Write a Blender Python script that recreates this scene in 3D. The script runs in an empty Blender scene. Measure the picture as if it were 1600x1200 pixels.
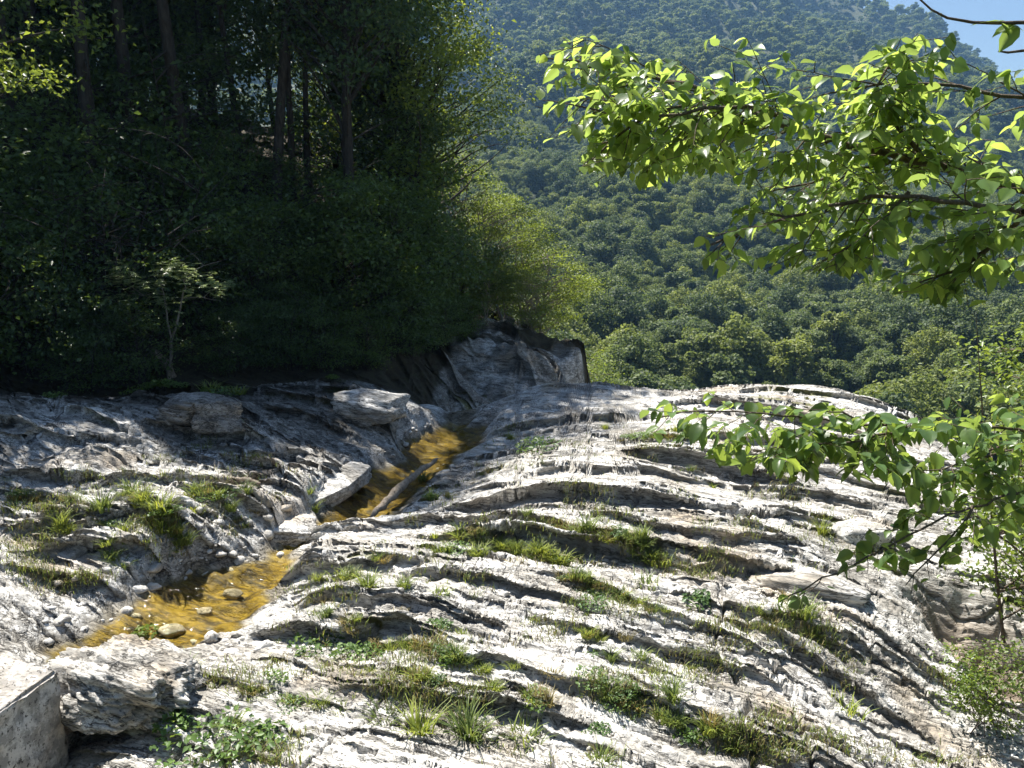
import bpy, math, random, time
import numpy as np
from mathutils import Vector, Matrix

T0 = time.time()
random.seed(7)
RNG = np.random.default_rng(7)
scene = bpy.context.scene
COL = scene.collection

# ------------------------------------------------------------------ camera
CAM_Z = 4.0
PITCH = math.radians(11.3)
FPX = 1250.0                      # focal length in pixels of a 1600 px wide picture
cam_d = bpy.data.cameras.new('camera')
cam = bpy.data.objects.new('camera', cam_d)
COL.objects.link(cam)
cam.location = (0, 0, CAM_Z)
cam.rotation_euler = (math.radians(90) - PITCH, 0, 0)
cam_d.sensor_fit = 'HORIZONTAL'
cam_d.sensor_width = 36.0
cam_d.lens = 36.0 * FPX / 1600.0
cam_d.clip_start = 0.05
cam_d.clip_end = 6000
scene.camera = cam

# ------------------------------------------------------------------ sky, sun, exposure
SUN_AZ = math.radians(-38)        # clockwise from +Y: negative is to the left
SUN_EL = math.radians(60)
SUN_DIR = Vector((math.sin(SUN_AZ) * math.cos(SUN_EL), math.cos(SUN_AZ) * math.cos(SUN_EL), math.sin(SUN_EL)))
world = bpy.data.worlds.new('World')
scene.world = world
world.use_nodes = True
wn = world.node_tree
wn.nodes.clear()
sky = wn.nodes.new('ShaderNodeTexSky')
sky.sky_type = 'NISHITA'
sky.sun_disc = False
sky.sun_elevation = SUN_EL
sky.sun_rotation = SUN_AZ
sky.air_density = 1.0
sky.dust_density = 0.6
sky.ozone_density = 1.2
bg = wn.nodes.new('ShaderNodeBackground')
bg.inputs['Strength'].default_value = 0.05
wo = wn.nodes.new('ShaderNodeOutputWorld')
wn.links.new(sky.outputs[0], bg.inputs[0])
wn.links.new(bg.outputs[0], wo.inputs[0])
sun_d = bpy.data.lights.new('sun', 'SUN')
sun_d.energy = 5.0
sun_d.angle = math.radians(0.53)
sun_d.color = (1.0, 0.955, 0.88)
sun = bpy.data.objects.new('sun', sun_d)
COL.objects.link(sun)
sun.rotation_euler = SUN_DIR.to_track_quat('Z', 'Y').to_euler()
sun.location = (-20, 20, 60)
vs = scene.view_settings
vs.view_transform = 'Standard'
vs.look = 'None'
vs.exposure = 1.38
vs.gamma = 1.0
vs.use_curve_mapping = False
scene.render.engine = 'CYCLES'
cy = scene.cycles
cy.use_denoising = True
try:
    cy.denoiser = 'OPENIMAGEDENOISE'
    cy.denoising_input_passes = 'RGB_ALBEDO_NORMAL'
except Exception:
    pass
cy.max_bounces = 6
cy.diffuse_bounces = 3
cy.glossy_bounces = 2
cy.transmission_bounces = 3
cy.transparent_max_bounces = 8
cy.volume_bounces = 0
cy.caustics_reflective = False
cy.caustics_refractive = False
cy.sample_clamp_indirect = 4.0
cy.use_adaptive_sampling = True
cy.adaptive_threshold = 0.015

# ------------------------------------------------------------------ pixel helpers (photo 1600 x 1200)
CP, SP = math.cos(PITCH), math.sin(PITCH)


def pdir(px, py):
    cx = (np.asarray(px, float) - 800.0) / FPX
    cyy = (600.0 - np.asarray(py, float)) / FPX
    return np.stack([cx, CP + cyy * SP, -SP + cyy * CP], -1)


def at_z(px, py, z):
    d = pdir(px, py)
    t = (z - CAM_Z) / d[..., 2]
    return np.array([0, 0, CAM_Z]) + d * t[..., None] if d.ndim > 1 else np.array([0, 0, CAM_Z]) + d * t


def at_y(px, py, y):
    d = pdir(px, py)
    t = np.asarray(y, float) / d[..., 1]
    return np.array([0, 0, CAM_Z]) + d * (t[..., None] if d.ndim > 1 else t)


def project(P):
    P = np.asarray(P, float)
    x, y, z = P[..., 0], P[..., 1], P[..., 2] - CAM_Z
    f = y * CP - z * SP
    u = y * SP + z * CP
    f = np.where(np.abs(f) < 1e-6, 1e-6, f)
    return 800 + FPX * x / f, 600 - FPX * u / f, f


# ------------------------------------------------------------------ numpy noise
_gr = np.random.default_rng(11)
_ang = _gr.random((256, 256)) * 2 * np.pi
_GX = np.cos(_ang).astype(np.float32)
_GY = np.sin(_ang).astype(np.float32)
_H1 = _gr.random(4096).astype(np.float32)


def noise(x, y, s=0):
    x = np.asarray(x, np.float32) + np.float32(37.17 * s + 1000.0)
    y = np.asarray(y, np.float32) + np.float32(91.73 * s + 1000.0)
    xf = np.floor(x)
    yf = np.floor(y)
    fx = x - xf
    fy = y - yf
    xi = xf.astype(np.int32) & 255
    yi = yf.astype(np.int32) & 255
    xj = (xi + 1) & 255
    yj = (yi + 1) & 255
    u = fx * fx * fx * (fx * (fx * 6 - 15) + 10)
    v = fy * fy * fy * (fy * (fy * 6 - 15) + 10)
    a = _GX[xi, yi] * fx + _GY[xi, yi] * fy
    b = _GX[xj, yi] * (fx - 1) + _GY[xj, yi] * fy
    c = _GX[xi, yj] * fx + _GY[xi, yj] * (fy - 1)
    d = _GX[xj, yj] * (fx - 1) + _GY[xj, yj] * (fy - 1)
    a = a + u * (b - a)
    c = c + u * (d - c)
    return (a + v * (c - a)) * 1.42


def fbm(x, y, s=0, o=4, g=0.5):
    r = 0
    a = 1.0
    for i in range(o):
        r = r + a * noise(x * 2.03 ** i, y * 2.03 ** i, s + i * 3)
        a *= g
    return r


def h1(i, s=0):
    return _H1[(np.asarray(i).astype(np.int64) * 131 + s * 977 + 1777) & 4095]


def sstep(a, b, x):
    t = np.clip((x - a) / (b - a), 0, 1)
    return t * t * (3 - 2 * t)


# ------------------------------------------------------------------ mesh helpers
def mesh_np(name, V, F, smooth=False):
    V = np.ascontiguousarray(V, np.float32)
    F = np.ascontiguousarray(F, np.int32)
    me = bpy.data.meshes.new(name)
    n, k = F.shape
    me.vertices.add(len(V))
    me.vertices.foreach_set('co', V.ravel())
    me.loops.add(n * k)
    me.loops.foreach_set('vertex_index', F.ravel())
    me.polygons.add(n)
    me.polygons.foreach_set('loop_start', np.arange(0, n * k, k, dtype=np.int32))
    try:
        me.polygons.foreach_set('loop_total', np.full(n, k, np.int32))
    except Exception:
        pass
    if smooth:
        me.polygons.foreach_set('use_smooth', np.ones(n, bool))
    me.update(calc_edges=True)
    return me


def obj(name, me, mat=None, parent=None, loc=None):
    o = bpy.data.objects.new(name, me)
    COL.objects.link(o)
    if mat is not None and me is not None and not me.materials:
        me.materials.append(mat)
    if parent is not None:
        o.parent = parent
    if loc is not None:
        o.location = loc
    return o


def tag(o, label, cat, group=None):
    o['label'] = label
    o['category'] = cat
    if group:
        o['group'] = group
    return o


def kind(o, k):
    o['kind'] = k
    return o


def empty(name, loc, rz=0.0, sc=1.0):
    o = bpy.data.objects.new(name, None)
    COL.objects.link(o)
    o.location = loc
    o.rotation_euler = (0, 0, rz)
    o.scale = (sc, sc, sc)
    o.empty_display_size = 0.1
    return o


def attr(me, name, vals):
    a = me.attributes.new(name, 'FLOAT', 'POINT')
    a.data.foreach_set('value', np.ascontiguousarray(vals, np.float32))


def tubes(polys, sides=6):
    """polys: list of (points (n,3), radii (n)) -> one V, F."""
    Vs, Fs, off = [], [], 0
    th = np.linspace(0, 2 * np.pi, sides, endpoint=False)
    for P, R in polys:
        P = np.asarray(P, float)
        R = np.asarray(R, float)
        n = len(P)
        T = np.gradient(P, axis=0)
        T /= np.linalg.norm(T, axis=1, keepdims=True) + 1e-9
        ref = np.array([0.31, 0.17, 0.93]) if abs(T[:, 2].mean()) < 0.8 else np.array([0.95, 0.2, 0.1])
        A = np.cross(T, ref)
        A /= np.linalg.norm(A, axis=1, keepdims=True) + 1e-9
        B = np.cross(T, A)
        ring = P[:, None, :] + R[:, None, None] * (np.cos(th)[None, :, None] * A[:, None, :] + np.sin(th)[None, :, None] * B[:, None, :])
        Vs.append(ring.reshape(-1, 3))
        i = np.arange(n - 1)[:, None] * sides
        j = np.arange(sides)[None, :]
        jn = (j + 1) % sides
        q = np.stack([i + j, i + jn, i + sides + jn, i + sides + j], -1).reshape(-1, 4) + off
        Fs.append(q)
        # tip cap: fold the last ring
        off += n * sides
    return np.concatenate(Vs), np.concatenate(Fs)


def leaf_cloud(C, N, size, rng, aspect=0.6, fold=0.18):
    """little folded rhombic leaves at C with normals N."""
    n = len(C)
    N = N / (np.linalg.norm(N, axis=1, keepdims=True) + 1e-9)
    D = rng.normal(size=(n, 3))
    D -= (D * N).sum(1, keepdims=True) * N
    D /= np.linalg.norm(D, axis=1, keepdims=True) + 1e-9
    W = np.cross(N, D)
    L = np.asarray(size).reshape(-1, 1) * np.ones((n, 1))
    a = C - D * L * 0.5
    b = C + W * L * 0.5 * aspect + N * L * fold - D * L * 0.06
    c = C + D * L * 0.5 - N * L * 0.08
    d = C - W * L * 0.5 * aspect + N * L * fold - D * L * 0.06
    V = np.stack([a, b, c, d], 1).reshape(-1, 3)
    k = np.arange(n)[:, None] * 4
    F = np.concatenate([k + np.array([[0, 1, 2]]), k + np.array([[0, 2, 3]])], 1).reshape(-1, 3)
    return V, F


def rand_dirs(n, rng):
    d = rng.normal(size=(n, 3))
    return d / np.linalg.norm(d, axis=1, keepdims=True)


# ------------------------------------------------------------------ materials
def new_mat(name):
    m = bpy.data.materials.new(name)
    m.use_nodes = True
    nt = m.node_tree
    nt.nodes.clear()
    return m, nt, nt.nodes, nt.links


def ramp(N, stops, interp='LINEAR'):
    r = N.new('ShaderNodeValToRGB')
    e = r.color_ramp.elements
    while len(e) > 1:
        e.remove(e[-1])
    e[0].position = stops[0][0]
    c = stops[0][1]
    e[0].color = (*c, 1) if len(c) == 3 else c
    for p, c in stops[1:]:
        x = e.new(p)
        x.color = (*c, 1) if len(c) == 3 else c
    r.color_ramp.interpolation = interp
    return r


def mixc(N, L, fac, a, b, mode='MIX'):
    m = N.new('ShaderNodeMix')
    m.data_type = 'RGBA'
    m.blend_type = mode
    for s, v in ((m.inputs[0], fac), (m.inputs[6], a), (m.inputs[7], b)):
        if hasattr(v, 'is_linked') or hasattr(v, 'links'):
            L.new(v, s)
        elif isinstance(v, (int, float)):
            s.default_value = v
        else:
            s.default_value = (*v, 1) if len(v) == 3 else v
    return m.outputs[2]


def ntex(N, L, vec, scale, detail=4, rough=0.55, dist=0.0):
    t = N.new('ShaderNodeTexNoise')
    t.inputs['Scale'].default_value = scale
    t.inputs['Detail'].default_value = detail
    t.inputs['Roughness'].default_value = rough
    t.inputs['Distortion'].default_value = dist
    if vec is not None:
        L.new(vec, t.inputs['Vector'])
    return t.outputs['Fac']


STRIKE = math.radians(-22)


def rock_material(name, bed=True, warm=0.0, white=1.0, attrs=True, dark=0.0):
    m, nt, N, L = new_mat(name)
    out = N.new('ShaderNodeOutputMaterial')
    b = N.new('ShaderNodeBsdfPrincipled')
    L.new(b.outputs[0], out.inputs[0])
    geo = N.new('ShaderNodeNewGeometry')
    rot = N.new('ShaderNodeMapping')
    rot.vector_type = 'POINT'
    rot.inputs['Rotation'].default_value = (0, 0, -STRIKE)
    L.new(geo.outputs['Position'], rot.inputs['Vector'])
    st = N.new('ShaderNodeMapping')
    st.inputs['Scale'].default_value = (0.35, 1.0, 1.6) if bed else (0.8, 1, 1)
    L.new(rot.outputs[0], st.inputs['Vector'])
    v = st.outputs[0]
    n_big = ntex(N, L, v, 0.55, 5, 0.6)
    n_mid = ntex(N, L, v, 2.6, 6, 0.65)
    n_fin = ntex(N, L, v, 11.0, 5, 0.7)
    n_spk = ntex(N, L, v, 34.0, 3, 0.65)
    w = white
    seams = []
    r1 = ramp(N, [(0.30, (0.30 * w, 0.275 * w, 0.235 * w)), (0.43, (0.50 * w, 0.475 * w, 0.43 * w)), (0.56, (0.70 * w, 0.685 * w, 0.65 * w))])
    L.new(n_mid, r1.inputs[0])
    # tan and rusty patches
    rt = ramp(N, [(0.56, (0, 0, 0)), (0.72, (1, 1, 1))])
    L.new(ntex(N, L, rot.outputs[0], 0.8, 4, 0.6), rt.inputs[0])
    c = mixc(N, L, rt.outputs[0], r1.outputs[0], (0.42, 0.335, 0.235))
    if warm:
        c = mixc(N, L, warm, c, (0.40, 0.31, 0.24))
    # grey weathering
    rg = ramp(N, [(0.36 - dark * 0.14, (0, 0, 0)), (0.56 - dark * 0.12, (1, 1, 1))])
    L.new(n_big, rg.inputs[0])
    rf = ramp(N, [(0.44, (0, 0, 0)), (0.54, (1, 1, 1))])
    L.new(n_fin, rf.inputs[0])
    mm = N.new('ShaderNodeMath')
    mm.operation = 'MULTIPLY'
    L.new(rg.outputs[0], mm.inputs[0])
    L.new(rf.outputs[0], mm.inputs[1])
    m2 = N.new('ShaderNodeMath')
    m2.operation = 'MULTIPLY'
    m2.inputs[1].default_value = 0.62
    L.new(mm.outputs[0], m2.inputs[0])
    c = mixc(N, L, m2.outputs[0], c, (0.15, 0.143, 0.128))
    # black lichen specks
    rs = ramp(N, [(0.56, (0, 0, 0)), (0.64, (1, 1, 1))])
    L.new(n_spk, rs.inputs[0])
    m3 = N.new('ShaderNodeMath')
    m3.operation = 'MULTIPLY'
    L.new(rs.outputs[0], m3.inputs[0])
    rsm = ramp(N, [(0.38, (0.2, 0.2, 0.2)), (0.52, (0.95, 0.95, 0.95))])
    L.new(ntex(N, L, v, 1.3, 4, 0.6), rsm.inputs[0])
    L.new(rsm.outputs[0], m3.inputs[1])
    c = mixc(N, L, m3.outputs[0], c, (0.065, 0.06, 0.052))
    # thin dark seams along the bedding
    if bed:
        for sc_, thin, amt in ((4.2, 0.020, 0.8), (10.0, 0.03, 0.7), (23.0, 0.045, 0.5)):
            sm = N.new('ShaderNodeMapping')
            sm.inputs['Scale'].default_value = (0.16, 1.0, 1.5)
            L.new(rot.outputs[0], sm.inputs['Vector'])
            q = ntex(N, L, sm.outputs[0], sc_, 4, 0.62, 0.35)
            d0 = N.new('ShaderNodeMath')
            d0.operation = 'SUBTRACT'
            d0.inputs[1].default_value = 0.5
            L.new(q, d0.inputs[0])
            d1 = N.new('ShaderNodeMath')
            d1.operation = 'ABSOLUTE'
            L.new(d0.outputs[0], d1.inputs[0])
            rr_ = ramp(N, [(0.0, (1, 1, 1)), (thin * .35, (.9, .9, .9)), (thin, (0, 0, 0))])
            L.new(d1.outputs[0], rr_.inputs[0])
            gate = ramp(N, [(0.46, (0, 0, 0)), (0.54, (amt, amt, amt))])
            L.new(ntex(N, L, v, sc_ * .42, 3, 0.6), gate.inputs[0])
            mu = N.new('ShaderNodeMath')
            mu.operation = 'MULTIPLY'
            L.new(rr_.outputs[0], mu.inputs[0])
            L.new(gate.outputs[0], mu.inputs[1])
            c = mixc(N, L, mu.outputs[0], c, (0.05, 0.046, 0.04))
            seams.append(mu.outputs[0])
    rough_v = 0.9
    if attrs:
        am = N.new('ShaderNodeAttribute')
        am.attribute_name = 'moss'
        rm = ramp(N, [(0.30, (0, 0, 0)), (0.62, (1, 1, 1))])
        mx = N.new('ShaderNodeMath')
        mx.operation = 'MULTIPLY'
        nm = ntex(N, L, rot.outputs[0], 7.0, 4, 0.7)
        ad = N.new('ShaderNodeMath')
        ad.operation = 'MULTIPLY'
        ad.inputs[1].default_value = 1.9
        L.new(nm, ad.inputs[0])
        L.new(am.outputs['Fac'], mx.inputs[0])
        L.new(ad.outputs[0], mx.inputs[1])
        L.new(mx.outputs[0], rm.inputs[0])
        rmc = ramp(N, [(0.35, (0.14, 0.125, 0.07)), (0.55, (0.15, 0.16, 0.06)), (0.7, (0.26, 0.235, 0.14))])
        L.new(ntex(N, L, rot.outputs[0], 23.0, 3, 0.6), rmc.inputs[0])
        c = mixc(N, L, rm.outputs[0], c, rmc.outputs[0])
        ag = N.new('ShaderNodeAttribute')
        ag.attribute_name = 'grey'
        c = mixc(N, L, ag.outputs['Fac'], c, mixc(N, L, 1.0, c, (0.40, 0.40, 0.39), 'MULTIPLY'))  # left bank rock multiplied darker, tree shade painted into its colour
        for an, cols in (('soil', [(0.35, (0.030, 0.024, 0.014)), (0.55, (0.060, 0.050, 0.030)), (0.7, (0.045, 0.055, 0.022))]), ('earth', [(0.35, (0.20, 0.155, 0.115)), (0.6, (0.34, 0.285, 0.225))])):
            az = N.new('ShaderNodeAttribute')
            az.attribute_name = an
            rz_ = ramp(N, cols)
            L.new(ntex(N, L, rot.outputs[0], 6.0, 5, 0.65), rz_.inputs[0])
            c = mixc(N, L, az.outputs['Fac'], c, rz_.outputs[0])
        aw = N.new('ShaderNodeAttribute')
        aw.attribute_name = 'wet'
        c = mixc(N, L, aw.outputs['Fac'], c, mixc(N, L, 1.0, c, (0.40, 0.36, 0.28), 'MULTIPLY'))
        aa = N.new('ShaderNodeAttribute')
        aa.attribute_name = 'algae'
        st2 = N.new('ShaderNodeMapping')
        st2.inputs['Scale'].default_value = (0.45, 1.7, 1.0)
        st2.inputs['Rotation'].default_value = (0, 0, .35)
        L.new(rot.outputs[0], st2.inputs['Vector'])
        rac = ramp(N, [(0.40, (0.018, 0.012, 0.004)), (0.46, (0.10, 0.066, 0.008)), (0.55, (0.25, 0.172, 0.014)), (0.66, (0.36, 0.27, 0.05))])
        L.new(ntex(N, L, st2.outputs[0], 6.5, 8, 0.78, 0.3), rac.inputs[0])
        c = mixc(N, L, aa.outputs['Fac'], c, rac.outputs[0])
        mr = N.new('ShaderNodeMath')
        mr.operation = 'MULTIPLY_ADD'
        mr.inputs[1].default_value = -0.45
        mr.inputs[2].default_value = 0.9
        L.new(aa.outputs['Fac'], mr.inputs[0])
        L.new(mr.outputs[0], b.inputs['Roughness'])
    else:
        b.inputs['Roughness'].default_value = rough_v
    b.inputs['Specular IOR Level'].default_value = 0.25
    L.new(c, b.inputs['Base Color'])
    bp = N.new('ShaderNodeBump')
    bp.inputs['Strength'].default_value = 0.75
    bp.inputs['Distance'].default_value = 0.02
    nb = ntex(N, L, v, 26.0, 6, 0.72)
    for q in seams[:2]:
        sb = N.new('ShaderNodeMath')
        sb.operation = 'MULTIPLY_ADD'
        sb.inputs[1].default_value = -1.2
        L.new(q, sb.inputs[0])
        L.new(nb, sb.inputs[2])
        nb = sb.outputs[0]
    L.new(nb, bp.inputs['Height'])
    L.new(bp.outputs[0], b.inputs['Normal'])
    return m


def leaf_material(name, col, trans, tfac=0.4, rough=0.45, spec=0.4, var=0.35, per_obj=0.0, veins=False, back=None):
    m, nt, N, L = new_mat(name)
    out = N.new('ShaderNodeOutputMaterial')
    b = N.new('ShaderNodeBsdfPrincipled')
    t = N.new('ShaderNodeBsdfTranslucent')
    mx = N.new('ShaderNodeMixShader')
    mx.inputs[0].default_value = tfac
    L.new(b.outputs[0], mx.inputs[1])
    L.new(t.outputs[0], mx.inputs[2])
    L.new(mx.outputs[0], out.inputs[0])
    geo = N.new('ShaderNodeNewGeometry')
    oi = N.new('ShaderNodeObjectInfo')
    src = geo.outputs['Random Per Island']
    hs = []
    for cc, sock in ((col, b.inputs['Base Color']), (trans, t.inputs['Color'])):
        lo = tuple(x * (1 - var) for x in cc)
        hi = (cc[0] * (1 + var * 1.3), cc[1] * (1 + var), cc[2] * (1 + var * 0.3))
        r = ramp(N, [(0, lo), (0.5, cc), (1, hi)])
        L.new(src if not veins else oi.outputs['Random'], r.inputs[0])
        cur = r.outputs[0]
        if per_obj:
            rr = ramp(N, [(0, (1 - per_obj * 0.8, 1 - per_obj * 0.7, 1 - per_obj * 0.3)), (0.5, (1, 1, 1)), (1, (1 + per_obj, 1 + per_obj * 0.7, 1 - per_obj * 0.2))])
            L.new(oi.outputs['Random'], rr.inputs[0])
            cur = mixc(N, L, 1.0, cur, rr.outputs[0], 'MULTIPLY')
        if veins:
            at = N.new('ShaderNodeAttribute')
            at.attribute_name = 'vein'
            cur = mixc(N, L, at.outputs['Fac'], cur, tuple(x * 0.62 for x in cc))
        L.new(cur, sock)
    b.inputs['Roughness'].default_value = rough
    b.inputs['Specular IOR Level'].default_value = spec
    return m


def bark_material(name, c1, c2, scale=6.0):
    m, nt, N, L = new_mat(name)
    out = N.new('ShaderNodeOutputMaterial')
    b = N.new('ShaderNodeBsdfPrincipled')
    L.new(b.outputs[0], out.inputs[0])
    tc = N.new('ShaderNodeTexCoord')
    mp = N.new('ShaderNodeMapping')
    mp.inputs['Scale'].default_value = (3, 3, 0.7)
    L.new(tc.outputs['Object'], mp.inputs[0])
    n = ntex(N, L, mp.outputs[0], scale, 5, 0.65)
    r = ramp(N, [(0.35, c1), (0.65, c2)])
    L.new(n, r.inputs[0])
    L.new(r.outputs[0], b.inputs['Base Color'])
    b.inputs['Roughness'].default_value = 0.9
    b.inputs['Specular IOR Level'].default_value = 0.2
    bp = N.new('ShaderNodeBump')
    bp.inputs['Strength'].default_value = 0.6
    bp.inputs['Distance'].default_value = 0.02
    L.new(n, bp.inputs['Height'])
    L.new(bp.outputs[0], b.inputs['Normal'])
    return m


M_ROCK = rock_material('limestone')
M_BOULDER = rock_material('limestone_boulder', bed=False, attrs=False)
M_BLOCK = rock_material('bedded_block', bed=True, attrs=False, dark=.3)
M_BLOCK_SHADED = rock_material('shaded_block', bed=True, attrs=False, white=.5, dark=.4)  # darker copy of the bedded block, tree shade put into its colour
M_STONE = rock_material('limestone_stone', bed=False, attrs=False, dark=-0.6)
M_SLAB = rock_material('cut_stone', bed=False, attrs=False, warm=0.3, white=0.95, dark=.25)
M_WETSTONE = None
M_FOREST = leaf_material('shade_leaf', (0.062, 0.112, 0.046), (0.13, 0.21, 0.04), 0.35, 0.45, 0.35, 0.4, 0.25)
M_SHRUB = leaf_material('shrub_leaf', (0.07, 0.12, 0.04), (0.15, 0.23, 0.035), 0.38, 0.42, 0.4, 0.4, 0.2)
M_LIGHT = leaf_material('light_leaf', (0.105, 0.16, 0.04), (0.29, 0.37, 0.05), 0.42, 0.45, 0.35, 0.4, 0.15)
M_SAP = leaf_material('sapling_leaf', (0.27, 0.34, 0.16), (0.32, 0.40, 0.14), 0.35, 0.35, 0.5, 0.3)
M_HILL = leaf_material('hill_leaf', (0.13, 0.17, 0.072), (0.19, 0.25, 0.06), 0.38, 0.55, 0.25, 0.35, 0.45)
M_NEAR = leaf_material('branch_leaf', (0.08, 0.15, 0.045), (0.40, 0.54, 0.11), 0.55, 0.36, 0.5, 0.42, 0.0, veins=True)
M_NEAR2 = leaf_material('bush_leaf', (0.08, 0.145, 0.045), (0.35, 0.48, 0.09), 0.42, 0.36, 0.5, 0.42, 0.0, veins=True)
M_SMALL = leaf_material('small_leaf', (0.095, 0.15, 0.035), (0.28, 0.37, 0.05), 0.4, 0.4, 0.4, 0.35, 0.0)
M_GRASS = leaf_material('grass_blade', (0.17, 0.23, 0.06), (0.28, 0.34, 0.07), 0.35, 0.5, 0.3, 0.45, 0.4)
M_DRY = leaf_material('dry_grass_blade', (0.23, 0.20, 0.09), (0.28, 0.24, 0.09), 0.3, 0.6, 0.2, 0.4, 0.3)
M_HERB = leaf_material('herb_leaf', (0.085, 0.155, 0.045), (0.18, 0.27, 0.05), 0.3, 0.45, 0.35, 0.35, 0.25)
M_BARK = bark_material('bark', (0.022, 0.019, 0.016), (0.065, 0.056, 0.048))
M_BARKL = bark_material('pale_bark', (0.14, 0.12, 0.095), (0.30, 0.27, 0.22))
M_DRIFT = bark_material('driftwood', (0.13, 0.10, 0.07), (0.34, 0.29, 0.23), 9)
M_TWIG = bark_material('twig_bark', (0.06, 0.045, 0.032), (0.16, 0.13, 0.10), 20)


def soil_material():
    m, nt, N, L = new_mat('hill_soil')
    out = N.new('ShaderNodeOutputMaterial')
    b = N.new('ShaderNodeBsdfPrincipled')
    L.new(b.outputs[0], out.inputs[0])
    g = N.new('ShaderNodeNewGeometry')
    n = ntex(N, L, g.outputs['Position'], 0.25, 6, 0.65)
    r = ramp(N, [(0.35, (0.03, 0.042, 0.016)), (0.55, (0.055, 0.065, 0.025)), (0.7, (0.09, 0.08, 0.045))])
    L.new(n, r.inputs[0])
    L.new(r.outputs[0], b.inputs['Base Color'])
    b.inputs['Roughness'].default_value = 0.95
    return m


M_SOIL = soil_material()


def water_material():
    m, nt, N, L = new_mat('stream_water')
    out = N.new('ShaderNodeOutputMaterial')
    tr = N.new('ShaderNodeBsdfTransparent')
    tr.inputs[0].default_value = (0.95, 0.92, 0.76, 1)
    gl = N.new('ShaderNodeBsdfGlossy')
    gl.inputs['Roughness'].default_value = 0.04
    fr = N.new('ShaderNodeFresnel')
    fr.inputs['IOR'].default_value = 1.33
    g = N.new('ShaderNodeNewGeometry')
    mp = N.new('ShaderNodeMapping')
    mp.inputs['Rotation'].default_value = (0, 0, -STRIKE)
    mp.inputs['Scale'].default_value = (0.6, 1.6, 1)
    L.new(g.outputs['Position'], mp.inputs[0])
    n = ntex(N, L, mp.outputs[0], 9.0, 3, 0.55, 0.6)
    bp = N.new('ShaderNodeBump')
    bp.inputs['Strength'].default_value = 0.6
    bp.inputs['Distance'].default_value = 0.03
    L.new(n, bp.inputs['Height'])
    L.new(bp.outputs[0], gl.inputs['Normal'])
    L.new(bp.outputs[0], fr.inputs['Normal'])
    mx = N.new('ShaderNodeMixShader')
    L.new(fr.outputs[0], mx.inputs[0])
    L.new(tr.outputs[0], mx.inputs[1])
    L.new(gl.outputs[0], mx.inputs[2])
    L.new(mx.outputs[0], out.inputs[0])
    return m


M_WATER = water_material()


# ------------------------------------------------------------------ rock bed: base shape from control points
def Z(px, py, z):
    p = at_z(px, py, z)
    return (p[0], p[1], z)


def Y(px, py, y):
    p = at_y(px, py, y)
    return (p[0], p[1], p[2])


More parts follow.
